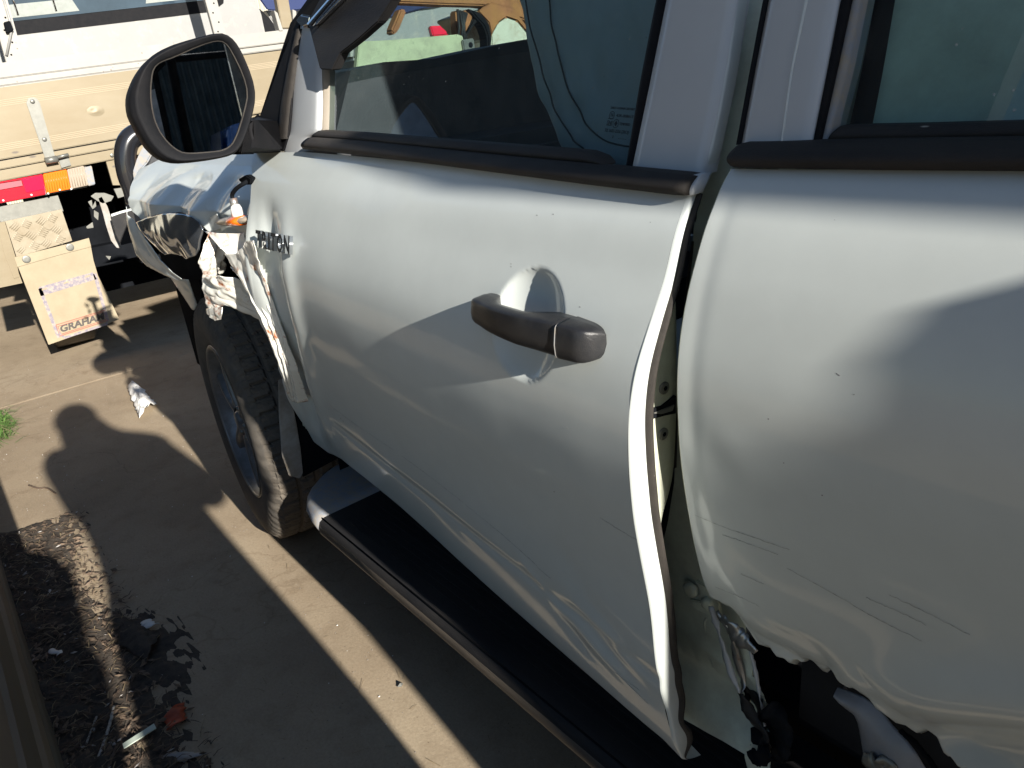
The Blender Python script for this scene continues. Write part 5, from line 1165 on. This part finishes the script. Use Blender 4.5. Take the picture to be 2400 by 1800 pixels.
# other car roof in the gap behind the shell
b2 = shell('blue_car', -9.5, -5.4, 6.2, 7.9, .25, 1.2, 1.75, M['bluec'], 'blue car parked beyond the rusty shell', 'car', M['navy'])
b3 = shell('blue_car', 6.0, 8.7, .45, 2.1, .25, 1.0, 1.5, M['bluec'], 'blue car behind the camera, mirrored in the side mirror', 'car', M['navy'])
# loose tray side leaning ahead of the bonnet
ts = thing('loose_tray_side', 'pale yellow-green tray board with a hinge lug, seen through the front window', 'tray board', (-1.9, 1.7, 0))
XT = -1.9
slab('tray_board', [(770, 150), (776, 90), (850, 86), (990, 74), (1000, 78), (1003, 95), (1006, 150)], XT, .04, mat('yellow_green_paint', (.46, .48, .30), .5, dirt=(.3, .3, .2), dscale=8, damt=.3, speck=(.05, .05, .04), sscale=18, samt=.58), ts, bev=.004)
slab('hinge_lug', [(999, 86), (1024, 82), (1028, 108), (1003, 112)], XT+.02, .05, M['galv'], ts, bev=.006)
disc('lug_hole', q3(1017, 97, XT+.022), (1, 0, 0), .016, .001, M['void'], ts, 12)
tube('board_leg', [(XT-.02, 1.3, 0), (XT-.02, 1.3, 1.3)], .02, M['galv'], ts, n=8); tube('board_leg', [(XT-.02, 2.1, 0), (XT-.02, 2.1, 1.3)], .02, M['galv'], ts, n=8)
# yard fences and an added screen wall that close the view and are mirrored in glass and paint
def corrug(name, x0, y0, x1, y1, h, mt, lab, pitch=.076, postm=None):
    d = np.array([x1-x0, y1-y0]); L = np.linalg.norm(d); d = d/L; nn_ = np.array([-d[1], d[0]]); n = int(L/pitch*4); vs = []
    t = thing(name, lab, 'fence', ((x0+x1)/2, (y0+y1)/2, 0))
    for i in range(n+1):
        s = L*i/n; o_ = .012*(1 if (i//2) % 2 else -1); p = np.array([x0, y0])+d*s+nn_*o_
        vs += [(p[0], p[1], .04), (p[0], p[1], h)]
    mesh('fence_sheet', vs, [(2*i, 2*i+2, 2*i+3, 2*i+1) for i in range(n)], mt, t, False)
    for k in range(int(L/2.4)+1):
        p = np.array([x0, y0])+d*min(L, k*2.4)-nn_*.05; box('fence_post', (p[0]-.03, p[1]-.03, 0), (p[0]+.03, p[1]+.03, h), postm or M['galv'], t)
    return t
corrug('corrugated_fence', -13, 12, -13, -4, 3.2, mat('cream_sheet', (.40, .38, .31), .6, var=.1), 'cream corrugated fence closing the yard beyond the parked cars')
corrug('corrugated_fence', 9.0, 11, 9.0, -.1, 3.4, M['dkfence'], 'dark green corrugated fence behind the camera, mirrored in the glass')
screen = box('screen_wall', (-17, -3.6, 0), (.4, -3.4, 6.2), mat('dark_screen_sheet', (.03, .036, .042), .7, var=.4, vscale=1.2), None); tag(screen, 'added tall dark shed wall along the far left of the yard, mirrored in the window', 'screen')  # unseen wall, added and sized to keep reflections dark
for si, (sx_, sy_, sn) in enumerate(((3.05, -1.04, 7), (3.80, -1.12, 8))):  # unseen tyre stacks added to shade the ground beside the wall
    for k in range(sn):
        n = 32; pr_ = [(.20, .0), (.30, -.004), (.325, .03), (.327, .15), (.30, .186), (.20, .182), (.19, .09), (.20, .0)]; ox, oy = random.uniform(-.02, .02), random.uniform(-.02, .02)
        vs = [(sx_+ox+r_*math.cos(2*math.pi*t/n), sy_+oy+r_*math.sin(2*math.pi*t/n), .006+k*.19+z_) for t in range(n) for r_, z_ in pr_]; m_ = len(pr_)
        o = mesh('shadow_tyre', vs, [(t*m_+i, ((t+1) % n)*m_+i, ((t+1) % n)*m_+i+1, t*m_+i+1) for t in range(n) for i in range(m_-1)], M['tyre'], None)
        tag(o, 'worn black tyre added for its shadow, %s from the ground in the %s stack behind the photographer' % (('first', 'second', 'third', 'fourth', 'fifth', 'sixth', 'seventh', 'eighth')[k], ('nearer', 'farther')[si]), 'tyre', 'worn tyres added for shadow behind the photographer, pile %s' % ('near', 'far')[si])
# steel rail wall beside the lane, bottom left
wl = thing('rail_wall', 'low grey-brown steel channel wall at the lower left edge', 'wall', (-1.5, -.69, 0))
def chan(nm, Pz, mt):                     # profile (Y, z) extruded along x
    x0, x1 = -7.0, 1.9; vs = [(x0, y, z) for y, z in Pz]+[(x1, y, z) for y, z in Pz]; n = len(Pz)
    o = mesh(nm, vs, [(i, i+1, n+i+1, n+i) for i in range(n-1)], mt, wl, False); s = o.modifiers.new('s', 'SOLIDIFY'); s.thickness = .004; return o
chan('rail_foot', [(-.655, 0), (-.660, .05), (-.668, .07)], M['wall']); chan('rail_web', [(-.668, .07), (-.664, .085), (-.664, .17), (-.672, .185)], M['wallb'])
chan('rail_web', [(-.672, .185), (-.676, .26), (-.670, .275), (-.670, .36)], M['wall']); chan('rail_web', [(-.670, .36), (-.678, .37), (-.678, .50), (-.70, .52), (-.76, .52), (-.76, 0)], M['wallb'])

# ------------------------------------------------------------------ litter on the concrete
def crumpled(name, P, hgt, mt, lab, cat, n=16, seed=0, z0=.002):
    G4 = [U(x, y, 2, 0.0) for x, y in P]; Gc = coons([G4[0], G4[1]], [G4[3], G4[2]], [G4[0], G4[3]], [G4[1], G4[2]], n, n)
    for j in range(n+1):
        for i in range(n+1):
            x, y, z = Gc[j, i]; w_ = 1+.25*nz(j*.4, seed); Gc[j, i, 2] = z0+hgt*(.5+.5*ridge(x*26, y*26, seed))*(.3+.7*math.sin(math.pi*i/n)) ; Gc[j, i, 0] += .008*nz(y*40, j*.5, seed); Gc[j, i, 1] += .010*nz(x*40, j*.5, seed+3)
    o = sheet(name, Gc, mt, None, .0008, lab); tag(o, cat=cat); return o
crumpled('tissue', [(277, 843), (300, 838), (342, 880), (303, 910)], .05, M['tissue'], 'crumpled white tissue on the sunlit concrete beside the front wheel', 'tissue', 22, 3)
def gplate(name, P, th, mt, lab, cat, z=.016, tilt=.0):
    o = plate(name, [U(x, y, 2, z) for x, y in P], (0, 0, th), mt, None, lab); tag(o, cat=cat); return o
gplate('plastic_strip', [(265, 1608), (333, 1564), (338, 1574), (268, 1618)], .002, M['paper'], 'pale green plastic strip lying across the streak of sunlight', 'plastic strip', .020)
def gtube(name, P, r, mt, lab, cat, z=.014):
    P3 = smoothc([U(x, y, 2, z) for x, y in P], 24, 1); P3 = [p+np.array([.002*nz(i*.7, 1), .002*nz(i*.7, 2), 0]) for i, p in enumerate(P3)]
    o = tube(name, P3, r, mt, None, lab, n=7); tag(o, cat=cat); return o
gtube('white_stick', [(208, 1650), (222, 1612), (236, 1570), (246, 1526)], .0035, M['stickw'], 'peeling white stick on the soil at the bottom left', 'stick')
gtube('thin_stick', [(186, 1608), (200, 1570), (209, 1548)], .0022, M['stickw'], 'short pale stick just left of the peeling white stick', 'stick')
crumpled('plastic_scrap', [(352, 1560), (398, 1520), (404, 1556), (370, 1584)], .012, M['orangep'], 'crumpled orange-red plastic scrap at the edge of the soil', 'plastic scrap', 12, 5, .004)
crumpled('bark_piece', [(345, 1640), (385, 1626), (448, 1632), (400, 1652)], .008, M['leafl'], 'dark grey curled bark piece on the shaded concrete', 'bark', 10, 6, .003)
crumpled('leather_rag', [(255, 1400), (300, 1350), (352, 1380), (320, 1440)], .02, M['soil'], 'black rag half buried at the right edge of the soil', 'rag', 14, 8, .010)
crumpled('foil_scrap', [(308, 1360), (330, 1350), (345, 1362), (322, 1372)], .012, M['tissue'], 'small silver and white scrap at the tip of the black rag', 'scrap', 8, 9, .016)
crumpled('white_shard', [(112, 1424), (120, 1414), (143, 1424), (130, 1432)], .006, M['tissue'], 'white shard on the soil left of the sunlight streak', 'shard', 6, 2, .02)
crumpled('white_chip', [(105, 1276), (116, 1274), (120, 1282), (108, 1284)], .004, M['tissue'], 'white chip on the shaded concrete by the wall', 'chip', 5, 4)
gtube('dark_twig', [(62, 1048), (84, 1056), (100, 1052), (120, 1066)], .003, M['twig'], 'bent dark twig near the wall in the shade', 'twig', .006)
gtube('long_straw', [(278, 1484-40), (300, 1424), (333, 1384), (345, 1372)], .0008, M['straw'], 'long thin straw crossing the soil edge', 'straw', .02)
# crack lines worked into the slab (shallow chipped rims)
def rnd_on(pxr):
    x0, y0, x1, y1 = pxr; return U(random.uniform(x0, x1), random.uniform(y0, y1), 2, 0)
def scatter(name, n, region, maker, mt, lab, zf=None):
    vs = []; fs = []
    for _ in range(n):
        p = region(); maker(vs, fs, p)
    o = mesh(name, vs, fs, mt, None, False); tag(o, lab, kind='stuff'); return o
def soilreg():
    while True:
        x = random.uniform(-.7, 1.3); y = random.uniform(-.655, -.40); e = (y+.66)/.34
        if random.random() > e*1.1: return np.array([x, y, .012*(1-e)+.003])
def blade(vs, fs, p, L=(.008, .035), wd=.0012, up=.5):
    a = random.uniform(0, 6.28); l = random.uniform(*L); d = np.array([math.cos(a), math.sin(a), random.uniform(0, up)]); s = np.array([-d[1], d[0], 0])*wd; i = len(vs); bz = np.array([0, 0, random.uniform(0, .004)])
    m_ = p+d*l*.5+np.array([0, 0, random.uniform(0, .004)]); e = p+d*l*np.array([1, 1, .4])
    vs += [p-s+bz, p+s+bz, m_+s*.9, m_-s*.9, e+s*.3, e-s*.3]; fs += [(i, i+1, i+2, i+3), (i+3, i+2, i+4, i+5)]
def leaf(vs, fs, p, sc=(.006, .016)):
    a = random.uniform(0, 6.28); l = random.uniform(*sc); wv = l*random.uniform(.25, .5); d = np.array([math.cos(a), math.sin(a), random.uniform(-.1, .3)]); s = np.array([-d[1], d[0], random.uniform(-.5, .5)]); i = len(vs); p = p+np.array([0, 0, .003])
    vs += [p-d*l, p+s*wv, p+d*l, p-s*wv, p+np.array([0, 0, l*.25])]; fs += [(i, i+1, i+4), (i+1, i+2, i+4), (i+2, i+3, i+4), (i+3, i, i+4)]
def stone(vs, fs, p, sc=(.0015, .006)):
    r = random.uniform(*sc); i = len(vs); c = [p+np.array([random.uniform(.6, 1)*r*x, random.uniform(.6, 1)*r*y, random.uniform(.4, .9)*r*z+r*.4]) for x, y, z in ((1, 0, 0), (0, 1, 0), (-1, 0, 0), (0, -1, 0), (0, 0, 1), (0, 0, -1))]
    vs += c; fs += [(i, i+1, i+4), (i+1, i+2, i+4), (i+2, i+3, i+4), (i+3, i, i+4), (i+1, i, i+5), (i+2, i+1, i+5), (i+3, i+2, i+5), (i, i+3, i+5)]
scatter('soil_mulch', 2600, soilreg, lambda v, f, p: blade(v, f, p), M['twig'], 'fine dark stalks and mulch on the soil')
scatter('soil_straw', 500, soilreg, lambda v, f, p: blade(v, f, p, (.01, .05), .0011), M['straw'], 'dry pale straw on the soil')
scatter('soil_leaves', 900, soilreg, lambda v, f, p: leaf(v, f, p), M['leafd'], 'dead brown leaf bits on the soil')
scatter('pale_bits', 90, soilreg, lambda v, f, p: leaf(v, f, p, (.003, .010)), M['leafl'], 'pale chips and leaf bits on the soil')
scatter('yard_grit', 2600, lambda: np.array([random.uniform(-3, 1.6), random.uniform(-.62, .4)+0, 0]), lambda v, f, p: stone(v, f, p, (.0006, .0024)), M['peb'], 'fine grit over the concrete')
scatter('yard_crumbs', 70, lambda: np.array([random.uniform(-2, 1.6), random.uniform(-.55, .1), 0]), lambda v, f, p: stone(v, f, p, (.001, .0028)), M['lampw'], 'white glass crumbs on the concrete')
scatter('yard_straw', 160, lambda: np.array([random.uniform(-1.5, 1.6), random.uniform(-.5, .1), .001]), lambda v, f, p: blade(v, f, p, (.008, .04), .0006, .05), M['straw'], 'stray dry stalks on the concrete')
# weed tuft at the wall
def weedp():
    a = random.gauss(0, .06); return np.array([-1.93+a*1.6, -.56+abs(random.gauss(0, .035)), 0])
scatter('weed_tuft', 1400, weedp, lambda v, f, p: blade(v, f, p, (.02, .08), .0016, 1.1), M['grass'], 'green weeds growing at the foot of the wall')
scatter('weed_stalks', 60, weedp, lambda v, f, p: blade(v, f, p, (.06, .20), .0012, .6), M['straw'], 'dry stalks among the weeds')
pebble = U(866, 1482, 2, 0); vs = []; fs = []; stone(vs, fs, pebble, (.009, .0091)); tag(mesh('pebble', vs, fs, M['galv'], None, False), 'grey pebble on the sunlit strip of concrete', 'pebble')

# unseen bent panel added against the tub to cast shade, just behind the frame (its soft edge slants over the rear door)
lpY = [(-.157, .004), (-.157, 1.20), (-.156, 1.36), (-.143, 1.425), (-.128, 1.455), (-.09, 1.462), (-.105, 1.2), (-.13, .004)]
lp_ = plate('shade_panel', [(2.85, y, z) for y, z in lpY], (.8, 0, 0), M['frame'], None); tag(lp_, 'grey bent panel added against the tub to shade the rear door', 'shade panel')

# ------------------------------------------------------------------ the photographer, standing behind the camera
def skin(name, V_, E_, R_, mt, par, root=0, sub=2):
    me = bpy.data.meshes.new(name); me.from_pydata([tuple(v) for v in V_], E_, []); o = bpy.data.objects.new(name, me); fin(o, par); me.materials.append(mt)
    o.modifiers.new('skin', 'SKIN'); sv = me.skin_vertices[0].data
    for i, r in enumerate(R_): sv[i].radius = (r, r) if not hasattr(r, '__len__') else r; sv[i].use_root = (i == root)
    o.modifiers['skin'].use_smooth_shade = True; s = o.modifiers.new('sub', 'SUBSURF'); s.levels = sub; s.render_levels = sub
    dg = bpy.context.evaluated_depsgraph_get(); dg.update(); m2 = bpy.data.meshes.new_from_object(o.evaluated_get(dg)); o.modifiers.clear(); o.data = m2; m2.name = name
    for p in m2.polygons: p.use_smooth = True
    return o
PX, PY = 2.42, -.44
per = thing('person', 'person in dark clothes holding up a phone behind the camera', 'person', (PX, PY, 0))
fw = np.array([-.79, .61, 0]); rt = np.array([.61, .79, 0])
def bp(r, f, z): return np.array([PX, PY, 0])+rt*r+fw*f+np.array([0, 0, z])
# phone just behind the lens
pc = CAM-RM[2]*.035
ph = plate('phone', [pc+RM[0]*a+RM[1]*b for a, b in ((-.02, .035), (.13, .035), (.13, -.038), (-.02, -.038))], -RM[2]*.008, M['black'], None, 'black phone held up with both hands', bev=.003); tag(ph, cat='phone')
lh = pc-RM[2]*.012+RM[0]*-.035; rh = pc-RM[2]*.012+RM[0]*.145
V_ = [bp(0, 0, .86), bp(-.01, .0, 1.02), bp(-.03, .02, 1.18), bp(-.06, .04, 1.30), bp(-.10, .05, 1.365), bp(-.13, .07, 1.40), bp(-.15, .08, 1.44), bp(-.16, .09, 1.49), bp(-.16, .09, 1.54)]
R_ = [(.23, .15), (.235, .15), (.235, .15), (.20, .13), (.15, .12), (.115, .11), (.10, .11), (.09, .10), (.05, .06)]
E_ = [(i, i+1) for i in range(8)]
def add(p, r, frm): V_.append(p); R_.append(r); E_.append((frm, len(V_)-1)); return len(V_)-1
for s, hd in ((-1, lh), (1, rh)):
    sh = add(bp(-.06+s*.19, .03, 1.325), .085, 3); el = bp(s*(.27 if s < 0 else .21), .10, 1.10); e_ = add(el, .058, sh); wr = hd-RM[2]*.05+RM[0]*s*.01-RM[1]*.04
    m1 = add((el+wr)/2, .045, e_); w_ = add(wr, .026, m1); add(hd-RM[1]*.01-RM[2]*.005, .022, w_)
    hp = add(bp(s*.12, 0, .80), .125, 0); kn = add(bp(s*.14, .03, .50), .115, hp); cf = add(bp(s*.14, .0, .30), .095, kn); an = add(bp(s*.11, -.02, .10), .06, cf); ft = add(bp(s*.12, .08, .04), .036, an); add(bp(s*.125, .15, .03), .026, ft)
body = skin('body', V_, E_, R_, M['cloth'], per)
body.data.materials.append(M['skin']); body.data.materials.append(M['jean'])

for p in body.data.polygons:
    c = p.center
    if c.z > 1.395: p.material_index = 1
    elif c.z < .88: p.material_index = 2
    elif min((Vector(lh)-c).length, (Vector(rh)-c).length) < .11: p.material_index = 1
def blob(name, c, r, mt, par, n=14):
    bm = bmesh.new(); bmesh.ops.create_uvsphere(bm, u_segments=n, v_segments=n//2+2, radius=1); me = bpy.data.meshes.new(name); 
    B_ = Matrix(((rt[0]*r[0], fw[0]*r[1], 0, c[0]), (rt[1]*r[0], fw[1]*r[1], 0, c[1]), (0, 0, r[2], c[2]), (0, 0, 0, 1))); bmesh.ops.transform(bm, matrix=B_, verts=bm.verts); bm.to_mesh(me); bm.free()
    for p in me.polygons: p.use_smooth = True
    me.materials.append(mt); return fin(bpy.data.objects.new(name, me), par)
blob('hair', bp(-.16, .075, 1.52), (.088, .098, .088), M['hair'], per)
blob('nose', bp(-.16, .195, 1.475), (.013, .018, .020), M['skin'], per); blob('mouth', bp(-.16, .182, 1.435), (.024, .010, .007), M['inkred'], per)
for s in (-1, 1):
    blob('eye', bp(-.16+s*.030, .178, 1.50), (.012, .010, .007), M['lampw'], per); blob('ear', bp(-.16+s*.082, .09, 1.475), (.010, .020, .030), M['skin'], per)
    blob('shoe', bp(s*.12, .07, .035), (.042, .12, .036), M['black'], per)
    hd = lh if s < 0 else rh
    for k in range(4):
        a0 = hd-RM[1]*(.012*k-.02)-RM[2]*.012; L_f = (.062, .07, .066, .052)[k]
        P = [a0, a0+RM[0]*(-s)*-.006+RM[2]*.020, a0+RM[0]*(-s)*L_f*.25+RM[2]*.016+RM[2]*.0, a0+RM[0]*(-s)*L_f*.42+RM[2]*.012]
        tube('finger', smoothc(P, 8, 1), [.0085, .0085, .008, .008, .0078, .0075, .007, .005], M['skin'], per, n=8)
    tube('thumb', smoothc([hd-RM[2]*.015-RM[1]*.03, hd-RM[2]*.022-RM[1]*.015+RM[0]*(-s)*.015, hd-RM[2]*.020+RM[0]*(-s)*.035], 7, 1), [.011, .0105, .010, .0095, .009, .008, .005], M['skin'], per, n=8)
